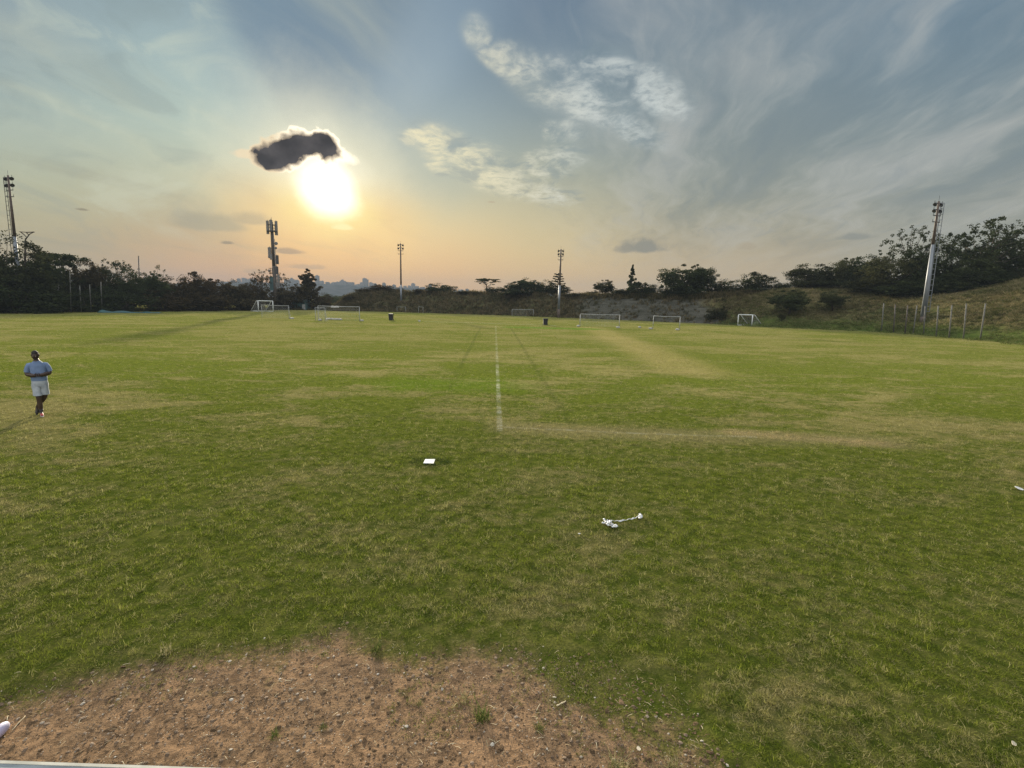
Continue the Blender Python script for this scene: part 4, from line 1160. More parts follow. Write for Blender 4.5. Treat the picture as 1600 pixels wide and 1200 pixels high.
LP = [(111, 484.2, 109, 423, .075, 'tall pale bare pole among the dark trees on the left'), (127, 484.0, 124.5, 446, .09, 'short pale pole right of the tall bare pole'), (142.5, 483.8, 140, 444, .08, 'faint pole third from the left before the dark trees'),
      (159.5, 483.6, 157.5, 440, .08, 'faint pole just above the left end of the teal sheet'), (219, 481, 216.5, 400, .12, 'tallest dark pole rising above the left tree line')]
for k, (a, b, c, d, r, lab) in enumerate(LP): post(a, b + 4, c, d, r, lab, M['pole'] if k < 4 else M['dark_post'], 'poles along the left tree line')
def a_frame():
    B = gr(88, 487.5); o = thing('leaning_props', 'two pale poles leaning together with a creeper on one, by the left trees', 'poles', B)
    def q(px, py): return at_depth(px, py, B.y) - B
    for (a, b) in (((95.5, 486), (91, 442)), ((86, 484), (91.5, 442)), ((81, 462), (90.5, 443))):
        mb = MB(); mb.tube([q(*a), q(*b)], [.10, .08], 6); mb.build('pole', M['grey_post'], o, True)
    V = []; Fc = []; r = random.Random(3)
    for k in range(420):
        t = r.uniform(0, .6); c = q(86, 484).lerp(q(91.5, 442), t) + Vector((r.gauss(0, .28), r.gauss(0, .28), r.gauss(0, .15)))
        e = Vector((r.gauss(0, 1), r.gauss(0, 1), r.gauss(0, 1))).normalized() * .12; f = e.orthogonal().normalized() * .09
        n = len(V); V += [c - e, c + f, c + e, c - f]; Fc.append((n, n + 1, n + 2, n + 3))
    link('creeper', np_mesh('creeper', [tuple(v) for v in V], Fc, M['leaf_mid']), o)

def tarp():
    a = gr(160, 488.5); b = gr(252, 489.6); c = (a + b) / 2
    n, mth = 40, 8; V = []
    for i in range(n):
        for j in range(mth):
            t = i / (n - 1); q = a.lerp(b, t) - c; s = j / (mth - 1)
            e = .6 + .4 * sin(t * 5 + 1)
            z = .04 + .55 * sin(pi * s) * max(0, mnoise.noise((t * 6, s * 1.5, 3)) + .45) * (1 - t * .55)
            V.append((q.x + mnoise.noise((t * 9, s * 2, 1)) * .5, q.y + (s - .5) * 2.6 * e, z))
    Fq = [(i * mth + j, (i + 1) * mth + j, (i + 1) * mth + j + 1, i * mth + j + 1) for i in range(n - 1) for j in range(mth - 1)]
    o = link('tarpaulin', np_mesh('tarpaulin', V, Fq, M['tarp'], True), None, (c.x, c.y, 0)); tag(o, 'crumpled teal sheet lying along the left edge of the field', 'tarpaulin')
    md = o.modifiers.new('thickness', 'SOLIDIFY'); md.thickness = .02
tarp()
# ------------------------------------------------------------------ trees
def leaf_mat(name, c0, c1, c2):
    m, g, out = material(name)
    p = world_pos(g); oi = g.n.new('ShaderNodeObjectInfo')
    n = g.noise(p, .55, 3, .6); n2 = g.noise(p, 3.0, 2, .6)
    col = g.mix(g.ss(n * .6 + n2 * .4, .36, .62), c0, c1)
    col = g.mix(g.ss(X(g, oi.outputs['Random']), .3, 1.0) * .8, col, c2)
    a = g.n.new('ShaderNodeBsdfDiffuse'); b = g.n.new('ShaderNodeBsdfTranslucent')
    g.put(a.inputs[0], col); g.put(b.inputs[0], col)
    mx = g.n.new('ShaderNodeMixShader'); mx.inputs[0].default_value = .22
    g.l.new(a.outputs[0], mx.inputs[1]); g.l.new(b.outputs[0], mx.inputs[2]); g.l.new(mx.outputs[0], out.inputs['Surface'])
    return m
M['leaf_dark'] = leaf_mat('dark_foliage', (.016, .022, .010), (.042, .052, .022), (.030, .030, .014))
M['leaf_mid'] = leaf_mat('olive_foliage', (.026, .034, .014), (.062, .070, .030), (.055, .050, .022))
M['leaf_brown'] = leaf_mat('brownish_foliage', (.026, .022, .012), (.060, .048, .025), (.045, .032, .016))

def leaves(rg, C, Rd, m, ls, flat=.8):
    """m leaf faces round every cluster centre"""
    C = np.asarray(C); Rd = np.asarray(Rd)
    P = np.repeat(C, m, 0); rr = np.repeat(Rd, m)
    dv = rg.normal(size=P.shape); dv /= np.linalg.norm(dv, axis=1)[:, None]
    q = rg.uniform(size=len(P)) ** .5
    P = P + dv * (rr * q)[:, None] * np.array([1, 1, flat])
    a = rg.normal(size=P.shape); a /= np.linalg.norm(a, axis=1)[:, None]
    b = np.cross(a, rg.normal(size=P.shape)); b /= np.linalg.norm(b, axis=1)[:, None]
    s = ls * rg.uniform(.6, 1.4, len(P)); a *= s[:, None]; b *= (s * .62)[:, None]
    V = np.stack([P - a, P + b, P + a * 1.05, P - b], 1)
    return V.reshape(-1, 3)
def tree_mesh(kind, seed):
    """crown and trunk meshes, 1 high and 1 wide, foot at the origin"""
    rg = np.random.default_rng(seed); rd = random.Random(seed)
    C = []; Rd = []; core = []; core_r = []; limbs = []; m = 110; ls = .013; flat = .75; top = .45; tr = .022
    def ell(cx, cy, cz, rx, ry, rz, n, r0, r1, shell=.5):
        for _ in range(n):
            d = rg.normal(size=3); d /= np.linalg.norm(d); q = rg.uniform(shell, 1)
            C.append((cx + d[0] * rx * q, cy + d[1] * ry * q, max(.04, cz + d[2] * rz * q))); Rd.append(rg.uniform(r0, r1))
    if kind == 'round':
        ell(0, 0, .56, .40, .40, .37, 44, .08, .14); ell(0, 0, .58, .45, .45, .41, 16, .04, .07, .95)
        for _ in range(5): ell(rg.uniform(-.3, .3), rg.uniform(-.3, .3), rg.uniform(.45, .8), .13, .13, .12, 6, .05, .09)
        for _ in range(6): core.append((rg.uniform(-.2, .2), rg.uniform(-.2, .2), rg.uniform(.35, .65))); core_r.append(.2)
    elif kind == 'dense':
        ell(0, 0, .48, .42, .42, .42, 48, .08, .14, .6); ell(0, 0, .5, .45, .45, .45, 16, .045, .08, .92)
        for _ in range(9): core.append((rg.uniform(-.25, .25), rg.uniform(-.25, .25), rg.uniform(.15, .65))); core_r.append(.22)
    elif kind == 'bush':
        ell(0, 0, .36, .42, .42, .52, 44, .09, .17, .5); ell(0, 0, .38, .46, .46, .58, 18, .04, .07, .95)
        for _ in range(8): core.append((rg.uniform(-.3, .3), rg.uniform(-.3, .3), rg.uniform(.1, .5))); core_r.append(.24)
    elif kind == 'umbrella':
        for _ in range(9):
            a = rg.uniform(0, 6.28); q = .36 * sqrt(rg.uniform()); z = .86 - q * q * .9 + rg.uniform(-.08, .04)
            for _ in range(6): C.append((q * cos(a) + rg.normal() * .09, q * sin(a) + rg.normal() * .09, z + rg.normal() * .02)); Rd.append(rg.uniform(.06, .10))
        for _ in range(8): C.append((rg.uniform(-.3, .3), rg.uniform(-.3, .3), rg.uniform(.55, .72))); Rd.append(rg.uniform(.04, .08))
        flat = .4; top = .6
    elif kind == 'sparse':
        for _ in range(34):
            a = rg.uniform(0, 6.28); q = .44 * sqrt(rg.uniform()); z = (.52 + .46 * rg.uniform() ** .7) - q * q * 1.1
            for _ in range(4): C.append((q * cos(a) + rg.normal() * .06, q * sin(a) + rg.normal() * .06, z + rg.normal() * .05)); Rd.append(rg.uniform(.025, .06))
        m = 26; ls = .012; top = .6
    elif kind == 'open':
        ell(0, 0, .60, .40, .40, .34, 26, .05, .10, .7); ell(0, 0, .62, .45, .45, .38, 14, .03, .05, .95); m = 85; top = .5
    elif kind == 'cone':
        for k in range(90):
            z = rg.uniform(.05, .98); q = .46 * (1 - z) ** .75 * (.85 + .35 * sin(z * 25 + seed)) * rg.uniform(.55, 1); a = rg.uniform(0, 6.28)
            C.append((q * cos(a), q * sin(a), z)); Rd.append(rg.uniform(.05, .09) * (1.15 - z * .75))
        for k in range(7): core.append((0, 0, .1 + k * .1)); core_r.append(.27 * (1 - k * .1))
        top = .9
    elif kind == 'spire':
        for k in range(70):
            z = rg.uniform(.10, 1.0); q = .42 * (1 - z) ** .85 * rg.uniform(.2, 1); a = rg.uniform(0, 6.28)
            C.append((q * cos(a), q * sin(a), z)); Rd.append(.035 + .07 * (1 - z))
        for k in range(8): C.append((rg.uniform(.2, .5), rg.uniform(-.2, .2), rg.uniform(.36, .44))); Rd.append(.07)
        top = .97; ls = .018
    elif kind == 'spoke':
        for k in range(7):
            z = .30 + k * .105; L = .46 * (1 - (z - .3) * .95)
            for j in range(5):
                a = j * 1.257 + k * .6
                for t in (.35, .6, .85, 1.0): C.append((L * t * cos(a), L * t * sin(a), z + .05 * t)); Rd.append(.05)
                limbs.append((0, 0, z - .02, L * cos(a), L * sin(a), z + .05))
        m = 45; flat = .5; top = .97; ls = .016
    V = leaves(rg, C, Rd, m, ls, flat)
    if core: V = np.concatenate([V, leaves(rg, core, core_r, 170, .030, 1.0)])
    Fq = np.arange(len(V)).reshape(-1, 4)
    crown = np_mesh('crown', V, Fq)
    mb = MB(); lean = rd.uniform(-.04, .04)
    pts = [(0, 0, -.06)] + [(lean * sin(t * 3) + rd.uniform(-.008, .008), rd.uniform(-.01, .01), top * t) for t in (.0, .2, .4, .6, .8, 1.0)]
    mb.tube(pts, [tr * 1.5, tr * 1.3, tr, tr * .9, tr * .75, tr * .6, tr * .3], 8)
    if kind not in ('cone', 'spire', 'spoke'):
        for k in rg.choice(len(C), min(26 if kind == 'sparse' else 13, len(C)), replace=False):
            c = Vector(C[k]); t = rd.uniform(.35, .95); s = Vector((lean * sin(t * 3), 0, top * t)) if kind != 'bush' else Vector((0, 0, .05))
            mid = s.lerp(c, .5) + Vector((rd.uniform(-.03, .03), rd.uniform(-.03, .03), -.02))
            mb.tube([s, mid, c], [tr * .40, tr * .22, tr * .06], 5)
    for q in limbs: mb.tube([q[:3], q[3:]], [tr * .35, tr * .12], 5)
    return crown, mb.mesh('trunk', M['bark'], True)
TREE = {}
def tree_kind(kind, seed, mat):
    key = (kind, seed, mat)
    if key not in TREE:
        c, t = tree_mesh(kind, seed)
        c.materials.append(M[mat]); TREE[key] = (c, t)
    return TREE[key]
def tree(kind, seed, mat, px, py_top, wpx, Y, label, grp=None, name='tree', z=None, base=None, cat='tree'):
    if base is not None:
        B = surf(*base)
    else:
        q = at_depth(px, 470, Y); B = Vector((q.x, Y, topz(q.x, Y) if z is None else z))
    d = ray(px, py_top); T = at_depth(px, py_top, B.y); h = max(1.0, T.z - B.z)
    w = abs((at_depth(px + wpx / 2, py_top, B.y) - at_depth(px - wpx / 2, py_top, B.y)).x)
    c, t = tree_kind(kind, seed, mat)
    o = thing(name, label, cat, (B.x, B.y, B.z - .05), (px * 1.7) % 6.28, grp)
    w *= 1.18; o.scale = (w, w, h)
    link('trunk', t, o); link('crown', c, o)
    return o
def edge_depth(px): return gr(px, np.interp(px, [0, 100, 200, 300, 400, 520], [490, 488.6, 487.4, 486.4, 485.3, 485.2])).y
GL = 'trees of the dark line along the left side'
LT = [  # kind, seed, material, px, top, width, extra depth, label
    ('dense', 1, 'leaf_dark', 12, 357, 120, 4, 'broad tallest dark tree at the far left edge behind the ladder mast'),
    ('round', 5, 'leaf_dark', -40, 372, 110, 5, 'dark tree running out of the picture at the left edge'),
    ('dense', 2, 'leaf_dark', 60, 384, 72, 6, 'dark sloping tree just right of the left floodlight mast'),
    ('umbrella', 1, 'leaf_dark', 97, 386, 74, 9, 'flat topped umbrella shaped tree right of the left floodlight mast'),
    ('dense', 3, 'leaf_dark', 100, 408, 62, 7, 'dark bushy tree below the umbrella shaped tree'),
    ('round', 2, 'leaf_brown', 137, 402, 50, 6, 'small peaked brownish tree right of the umbrella shaped tree'),
    ('dense', 4, 'leaf_dark', 162, 414, 62, 8, 'dark tree between the umbrella tree and the loose twiggy crown'),
    ('sparse', 1, 'leaf_dark', 192, 399, 52, 10, 'loose twiggy crown beside the tallest dark pole'),
    ('dense', 1, 'leaf_dark', 200, 416, 60, 6, 'dense dark tree under the loose twiggy crown'),
    ('sparse', 2, 'leaf_dark', 245, 415, 44, 9, 'loose crown right of the tallest dark pole'),
    ('round', 3, 'leaf_dark', 236, 424, 60, 6, 'dark rounded tree at the foot of the tallest dark pole'),
    ('dense', 2, 'leaf_brown', 272, 428, 60, 7, 'brownish tree second to the right of the tallest dark pole'),
    ('round', 4, 'leaf_brown', 308, 425, 56, 7, 'brown tinged rounded tree halfway along the left tree line'),
    ('dense', 3, 'leaf_brown', 340, 430, 56, 8, 'brownish dense tree right of the halfway tree on the left line'),
    ('round', 1, 'leaf_brown', 368, 436, 50, 7, 'low dark tree where the city first shows over the left line'),
    ('dense', 4, 'leaf_brown', 392, 440, 46, 8, 'low dense tree left of the white box goal by the telecom mast'),
    ('sparse', 3, 'leaf_brown', 410, 423, 40, 9, 'twiggy crown just left of the telecom mast'),
    ('sparse', 4, 'leaf_brown', 442, 427, 36, 9, 'twiggy crown just right of the telecom mast'),
    ('dense', 1, 'leaf_brown', 424, 440, 62, 8, 'dense dark tree behind the telecom mast and its cabins'),
    ('dense', 2, 'leaf_brown', 455, 446, 44, 9, 'dense tree between the telecom mast and the cone shaped tree'),
    ('cone', 1, 'leaf_brown', 482, 419, 66, 8, 'tall cone shaped dark tree behind the blue green cabin'),
    ('bush', 1, 'leaf_brown', 503, 455, 34, 8, 'low bush at the right foot of the cone shaped tree'),
    ('bush', 2, 'leaf_dark', 20, 425, 120, 1.5, 'large dark green bush at the left edge under the ladder mast'),
    ('bush', 3, 'leaf_mid', 66, 430, 60, 1.5, 'green bush left of the two leaning poles'),
    ('bush', 1, 'leaf_dark', 128, 432, 80, 4, 'dark bush behind the row of short pale poles'),
    ('bush', 4, 'leaf_dark', 195, 440, 80, 3, 'dark bush behind the teal sheet'),
    ('bush', 2, 'leaf_brown', 256, 448, 70, 3, 'low brown bush at the right end of the teal sheet'),
    ('bush', 3, 'leaf_brown', 318, 447, 76, 3, 'low brown bush below the halfway tree of the left line'),
    ('bush', 4, 'leaf_brown', 375, 452, 70, 3, 'low brown bush left of the white box goal'),
    ('bush', 1, 'leaf_dark', -60, 400, 130, 2, 'dark bush cut by the left edge of the picture')]
for k, s, mt, px, tp, w, dy, lab in LT:
    tree(k, s, mt, px, tp, w, edge_depth(max(px, 0)) + dy, lab, GL, 'bush' if k == 'bush' else 'tree', 0, None, 'bush' if k == 'bush' else 'tree')
GF2 = 'trees along the top of the far bank'
FT = [
    ('dense', 3, 'leaf_brown', 596, 443, 36, 'dome shaped dark bush on top of the bank left of the sunward mast'), ('bush', 2, 'leaf_brown', 574, 448, 36, 'low dark bush at the left end of the bank top'),
    ('bush', 4, 'leaf_brown', 619, 449, 32, 'low bush on the bank top right behind the sunward mast'), ('bush', 3, 'leaf_brown', 664, 449, 30, 'small low bush left of the humped bush on the bank'),
    ('dense', 1, 'leaf_dark', 690, 441, 44, 'humped dark bush on the bank midway between the two far masts'), ('umbrella', 2, 'leaf_dark', 760, 432, 38, 'open flat crowned tree standing free on the bank above the faint goal'),
    ('dense', 2, 'leaf_dark', 776, 447, 36, 'low dense tree at the right foot of the open flat crowned tree'), ('bush', 1, 'leaf_dark', 738, 456, 40, 'thin low bush left of the open flat crowned tree'),
    ('dense', 2, 'leaf_dark', 803, 438, 34, 'rounded tree second to the right of the open flat crowned tree'), ('round', 1, 'leaf_dark', 822, 433, 40, 'taller loose tree in the clump left of the second far mast'),
    ('dense', 4, 'leaf_dark', 838, 443, 32, 'dense tree in the middle of the clump left of the second far mast'), ('dense', 1, 'leaf_dark', 850, 435, 30, 'rounded tree close to the left of the second far mast'),
    ('dense', 3, 'leaf_dark', 871, 442, 40, 'dense dark tree behind the second far mast'), ('spoke', 1, 'leaf_dark', 871, 427, 24, 'spiky tiered pine top showing behind the second far mast'),
    ('bush', 2, 'leaf_dark', 905, 457, 44, 'low bush right of the second far mast'), ('round', 1, 'leaf_dark', 924, 454, 22, 'small bush left of the ball crowned tree'),
    ('round', 4, 'leaf_dark', 944, 437, 34, 'ball crowned tree with gaps on the bank above the wide sagging goal'), ('bush', 3, 'leaf_dark', 968, 449, 34, 'low dark tree right of the ball crowned tree'),
    ('spire', 1, 'leaf_dark', 986, 414, 25, 'slender pointed conifer on the bank'), ('dense', 3, 'leaf_dark', 1006, 439, 42, 'rounded tree at the right foot of the pointed conifer'),
    ('bush', 4, 'leaf_dark', 985, 448, 40, 'low tree below the pointed conifer'), ('dense', 5, 'leaf_dark', 1068, 407, 76, 'largest broad tree with a gappy crown on the middle of the bank'),
    ('round', 3, 'leaf_dark', 1094, 411, 46, 'loose crown at the right side of the largest bank tree'), ('bush', 1, 'leaf_dark', 1042, 444, 34, 'ball shaped bush at the left foot of the largest bank tree'),
    ('bush', 2, 'leaf_dark', 1096, 452, 30, 'small bush at the right foot of the largest bank tree'), ('dense', 1, 'leaf_dark', 1124, 434, 52, 'low spreading tree right of the largest bank tree'),
    ('dense', 4, 'leaf_dark', 1179, 423, 52, 'round domed tree standing by itself where the bank meets the slope'), ('bush', 3, 'leaf_dark', 1150, 448, 40, 'low bush left of the round domed tree'),
    ('bush', 1, 'leaf_dark', 1074, 440, 60, 'dark undergrowth filling the foot of the largest bank tree'), ('bush', 3, 'leaf_dark', 1010, 453, 44, 'low undergrowth between the pointed conifer and the ball shaped bush'),
    ('bush', 2, 'leaf_dark', 1182, 446, 56, 'low undergrowth at the foot of the round domed tree'), ('bush', 1, 'leaf_dark', 820, 449, 60, 'undergrowth below the clump left of the second far mast'),
    ('bush', 4, 'leaf_dark', 1212, 438, 38, 'low bush between the round domed tree and the wood on the right slope')]
for k, s, mt, px, tp, w, lab in FT:
    cr = np.interp(px, [q[2] for q in STN], [q[3] for q in STN]); bb = np.interp(px, [q[0] for q in STN], [q[1] for q in STN]); rn = np.interp(px, [q[0] for q in STN], [q[4] for q in STN])
    Y = gr(px, bb).y + rn + (3.5 if k != 'bush' else 2.0)
    tree(k, s, mt, px, tp, w * 1.06, Y, lab, GF2, 'bush' if k == 'bush' else ('conifer' if k in ('spire', 'spoke') else 'tree'), None, None, 'bush' if k == 'bush' else 'tree')
GR = 'trees of the wood on top of the right slope'
RT = [
    ('dense', 2, 'leaf_dark', 1258, 408, 62, 5, 'rounded tree at the left end of the wood on the right slope'), ('dense', 1, 'leaf_dark', 1290, 408, 56, 7, 'tree second from the left end of the right wood'),
    ('dense', 3, 'leaf_mid', 1322, 396, 56, 7, 'tree with a stepped crown in the left half of the right wood'), ('dense', 2, 'leaf_dark', 1348, 393, 62, 8, 'tall rounded tree left of the loose branched tree in the right wood'),
    ('dense', 4, 'leaf_mid', 1385, 397, 84, 1, 'broad dense tree coming down the slope left of the silver mast'), ('sparse', 5, 'leaf_dark', 1414, 357, 76, 7, 'loose branched tree reaching left from behind the silver mast'),
    ('dense', 1, 'leaf_dark', 1448, 374, 92, 6, 'dense tree directly behind the silver mast'), ('open', 4, 'leaf_dark', 1468, 360, 60, 9, 'higher gappy crown just right of the silver mast top'),
    ('dense', 3, 'leaf_mid', 1505, 385, 90, 5, 'dense dark tree under the tallest feathery crown'), ('sparse', 6, 'leaf_dark', 1524, 335, 110, 8, 'tallest feathery crown of the right wood'),
    ('dense', 4, 'leaf_dark', 1550, 366, 90, 8, 'dense crown at the right flank of the tallest feathery crown'), ('dense', 2, 'leaf_dark', 1608, 368, 66, 12, 'tree cut by the right edge of the picture'),
    ('round', 3, 'leaf_dark', 1670, 350, 110, 12, 'tree beyond the right edge of the wood'), ('sparse', 7, 'leaf_dark', 1568, 352, 60, 11, 'thin twiggy crown at the right end of the wood'),
    ('bush', 3, 'leaf_mid', 1476, 432, 56, 0, 'paler olive bush right of the silver mast on the slope'), ('bush', 2, 'leaf_dark', 1410, 436, 70, -.5, 'low dark bush left of the foot of the silver mast'),
    ('bush', 4, 'leaf_dark', 1285, 436, 60, 2, 'low hedge like bush under the left end of the right wood'), ('bush', 1, 'leaf_dark', 1335, 434, 56, 2, 'low bush under the stepped crown tree'),
    ('bush', 2, 'leaf_dark', 1540, 420, 60, 2.5, 'low dark bush at the right end of the wood above the slope'), ('bush', 1, 'leaf_dark', 1372, 422, 90, .5, 'dark undergrowth in front of the broad dense tree left of the silver mast'), ('bush', 3, 'leaf_dark', 1508, 412, 80, 1.5, 'dark undergrowth below the tallest feathery crown'),
    ('bush', 1, 'leaf_dark', 1446, 418, 70, 1, 'dark undergrowth directly behind the silver mast'), ('bush', 2, 'leaf_dark', 1258, 430, 50, 2, 'low undergrowth at the very left tip of the right wood'),
    ('bush', 4, 'leaf_mid', 1590, 414, 44, 5, 'olive bush near the right edge below the cut tree')]
for k, s, mt, px, tp, w, dy, lab in RT:
    bx = min(px, 1840); cr = np.interp(bx, [q[0] for q in STN], [q[4] for q in STN]); bb = np.interp(bx, [q[0] for q in STN], [q[1] for q in STN])
    tree(k, s, mt, px, tp, w, gr(bx, bb).y + cr + dy, lab, GR, 'bush' if k == 'bush' else 'tree', None, None, 'bush' if k == 'bush' else 'tree')
tree('round', 4, 'leaf_mid', 1228, 453, 62, 0, 'low spreading tree on the slope nearest the right box goal', None, 'tree', None, (1232, 491))
tree('round', 2, 'leaf_mid', 1306, 453, 42, 0, 'small tree with a visible trunk alone on the grassy slope', None, 'tree', None, (1301, 486))
tree('round', 1, 'leaf_mid', 1222, 488, 13, 0, 'tiny sapling at the foot of the slope below the low spreading tree', None, 'sapling', None, (1221, 502))
tree('bush', 1, 'leaf_dark', 1120, 474, 28, 0, 'dark creeper bush growing on the stone bank', None, 'bush', None, (1119, 498), 'bush')
tree('bush', 3, 'leaf_brown', 548, 459, 26, 0, 'dry bush on the left shoulder of the far bank', None, 'bush', None, (548, 468), 'bush')
for k, (px, tp, w, dy, lab) in enumerate(((525, 463, 26, 45, 'hazy tree in the gap between the cone shaped tree and the bank'), (513, 458, 30, 70, 'farther hazy tree in the gap beside the cone shaped tree'), (535, 459, 30, 90, 'hazy tree just left of the bank shoulder'))):
    tree('round', k + 1, 'leaf_mid', px, tp, w, 150 + dy, lab, 'trees in the gap toward the city', 'tree', 0)
a_frame()
def bare_tree():
    B = at_depth(38, 470, edge_depth(40) + 5.5); B.z = 0
    o = thing('bare_tree', 'bare grey branches forming a triangle right of the left floodlight mast', 'tree', B)
    q = lambda px, py: at_depth(px, py, B.y) - B
    mb = MB(); mb.tube([Vector((0, 0, -.2)), q(39, 400), q(40, 372)], [.22, .16, .10], 7); mb.build('trunk', M['bark'], o, True)
    for pts in (((40, 374), (46, 366), (53, 362.5)), ((53.5, 362.6), (42, 363), (30, 362)), ((32, 362.2), (37, 366), (42, 371)), ((41, 363), (44, 366), (46, 367)), ((40, 388), (40, 374), (47, 365))):
        mb = MB(); mb.tube([q(*p) for p in pts], [.09, .075, .05], 6); mb.build('branch', M['bark'], o, True)
bare_tree()

# ------------------------------------------------------------------ the far city on its ridge
def city():
    D = 1800.0
    xs = [(px, py) for px, py in ((-700, 452), (-300, 448), (0, 446), (200, 444.5), (330, 440), (400, 441), (450, 443), (500, 444.5), (560, 446.5), (620, 449), (680, 451), (760, 455), (860, 460), (1000, 465), (1200, 474), (1900, 490))]
    V = []; rows = 26
    top = [at_depth(px, py, D) for px, py in xs]
    nx = 220; U = np.linspace(top[0].x, top[-1].x, nx)
    Zt = np.interp(U, [t.x for t in top], [t.z for t in top])
    for i in range(nx):
        for j in range(rows):
            t = j / (rows - 1); y = 1380 + (D + 500 - 1380) * t
            s = min(1, max(0, (y - 1400) / 350)); s = s * s * (3 - 2 * s)
            k = 1 if y <= D + 100 else max(0, 1 - (y - D - 100) / 400)
            z = Zt[i] * s * k + mnoise.noise((U[i] * .004, y * .007, 0)) * 6 * s - 3
            V.append((U[i] * (y / D), y, z))
    Fq = [(i * rows + j, (i + 1) * rows + j, (i + 1) * rows + j + 1, i * rows + j + 1) for i in range(nx - 1) for j in range(rows - 1)]
    m, g, out = material('built_up_ridge'); p = world_pos(g)
    n = g.vor(p, .055, 'F1', 'Color'); a, b, c = g.sep(n); n2 = g.noise(p, .02, 4)
    col = g.mix(g.ss(a + (n2 - .5) * 1.2, .35, .6), (.022, .026, .020), (.045, .043, .042))
    principled(g, out, col, 1.0, 0, .0)
    structure(link('hills', np_mesh('hills', V, Fq, m, True)))
    T = BVHTree.FromPolygons(V, Fq)
    wm, g, out = material('far_tower_wall'); p = obj_pos(g); x, y, z = g.sep(p)
    win = g.ss(g.m('FRACT', z / 3.2), .42, .5) * g.ss(g.m('FRACT', (x + y) / 3.0), .35, .45)
    oi = g.n.new('ShaderNodeObjectInfo')
    wall = g.mix(X(g, oi.outputs['Random']), (.12, .11, .10), (.22, .20, .19))
    principled(g, out, g.mix(win, wall, (.05, .055, .06)), .9, 0, .0)
    BL = [  # px, top, width px, style, label
        (495.5, 430, 5.5, 't', 'slim hazy tower just right of the cone shaped tree'), (571, 434.5, 8.5, 's', 'squarest tall hazy tower above the left shoulder of the bank'), (535.5, 437, 13, 'c', 'stepped hazy block with a raised middle on the skyline'),
        (545, 440.5, 12, 'l', 'long hazy block at the right of the stepped block'), (526, 440, 10, 'l', 'long low hazy block at the left of the stepped block'), (503, 438.5, 6, 's', 'short hazy block beside the slim tower'), (512, 440.5, 6, 's', 'small hazy block between the slim tower and the stepped block'),
        (519, 441.5, 4, 't', 'narrow low block left of the long low block'), (551, 441, 5, 't', 'narrow hazy block midway between the stepped block and the square tower'), (559, 443.5, 7, 'l', 'low wide block left of the square tower'), (580, 441, 6, 's', 'hazy block right of the square tower'),
        (586, 442.5, 4, 't', 'narrow block second to the right of the square tower'), (600, 441.5, 5, 's', 'faint block behind the dome shaped bush on the bank'), (616, 444.5, 5, 's', 'faint block left of the sunward mast'), (633, 446.5, 5, 't', 'faint block right of the sunward mast'),
        (640, 446, 5, 's', 'faint square block second to the right of the sunward mast'), (645.5, 442.5, 6, 't', 'taller faint tower right of the sunward mast'), (651, 446.5, 7, 'l', 'low faint block beside the taller faint tower'), (672, 443.5, 5, 't', 'faint tower left of the humped bush on the bank'),
        (720, 452, 8, 'l', 'faint low block right of the humped bush on the bank'), (730, 451, 5, 's', 'faint square block left of the open flat crowned tree'),
        (456, 434, 10, 'c', 'broad hazy block left of the cone shaped tree'), (448, 436.5, 7, 's', 'hazy block between the telecom mast and the broad hazy block'), (464, 437, 6, 's', 'hazy block close to the left side of the cone shaped tree'),
        (382, 434, 7, 's', 'hazy block left of the twiggy crown by the telecom mast'), (390, 435, 9, 'l', 'long hazy block under the far aerial'), (373, 435, 5, 't', 'narrow hazy block first over the left tree line'), (398, 436, 5, 's', 'hazy block right of the far aerial'), (364, 437, 6, 'l', 'leftmost low hazy block over the left tree line'),
        (490, 440, 5, 's', 'hazy block half hidden by the cone shaped tree'), (565, 441, 5, 't', 'narrow block touching the left of the square tower'), (608, 446, 6, 'l', 'faint long block behind the bank left of the sunward mast'), (626, 447, 5, 'l', 'faint low block behind the sunward mast'),
        (660, 448, 7, 'l', 'faint low block between the taller faint tower and the humped bush'), (700, 449, 5, 's', 'faint block behind the humped bush on the bank')]
    r = random.Random(8)
    for px, tp, w, st, lab in BL:
        Y = D - r.uniform(20, 90); a = at_depth(px, tp, Y); W_ = w / 800 * Y; h = T.ray_cast(Vector((a.x, Y, 900)), Vector((0, 0, -1)))
        z0 = (h[0].z if h[0] is not None else 0) - 4; H = max(8, a.z - z0); dp = W_ * r.uniform(.5, .9)
        o = thing('far_building', lab, 'building', (a.x, Y, z0), r.uniform(-.1, .1), 'hazy buildings of the far skyline')
        mb = MB()
        if st == 't': mb.box((0, 0, H * .47), (W_ * .9, dp, H * .94)); mb.box((0, 0, H * .95), (W_ * .5, dp * .6, H * .10)); mb.box((W_ * .47, 0, H * .40), (W_ * .10, dp * .6, H * .8))
        elif st == 's': mb.box((-W_ * .12, 0, H * .48), (W_ * .72, dp, H * .96)); mb.box((W_ * .34, 0, H * .42), (W_ * .32, dp * .8, H * .84))
        elif st == 'c': mb.box((0, 0, H * .32), (W_, dp, H * .64)); mb.box((0, 0, H * .72), (W_ * .55, dp * .8, H * .2)); mb.box((-W_ * .05, 0, H * .9), (W_ * .22, dp * .5, H * .2))
        else: mb.box((0, 0, H * .42), (W_, dp, H * .84)); mb.box((W_ * .2, 0, H * .87), (W_ * .4, dp * .7, H * .10))
        mb.build('wall', wm, o)
        mb = MB(); k = r.uniform(-.2, .2); mb.box((k * W_, 0, H * .99), (W_ * .16, dp * .2, H * .06)); mb.box((k * W_ - W_ * .15, 0, H * .985), (W_ * .08, dp * .12, H * .03)); mb.build('roof_plant', wm, o)
    Y = D - 60; a = at_depth(394.5, 424.5, Y); h = T.ray_cast(Vector((a.x, Y, 900)), Vector((0, 0, -1))); z0 = h[0].z
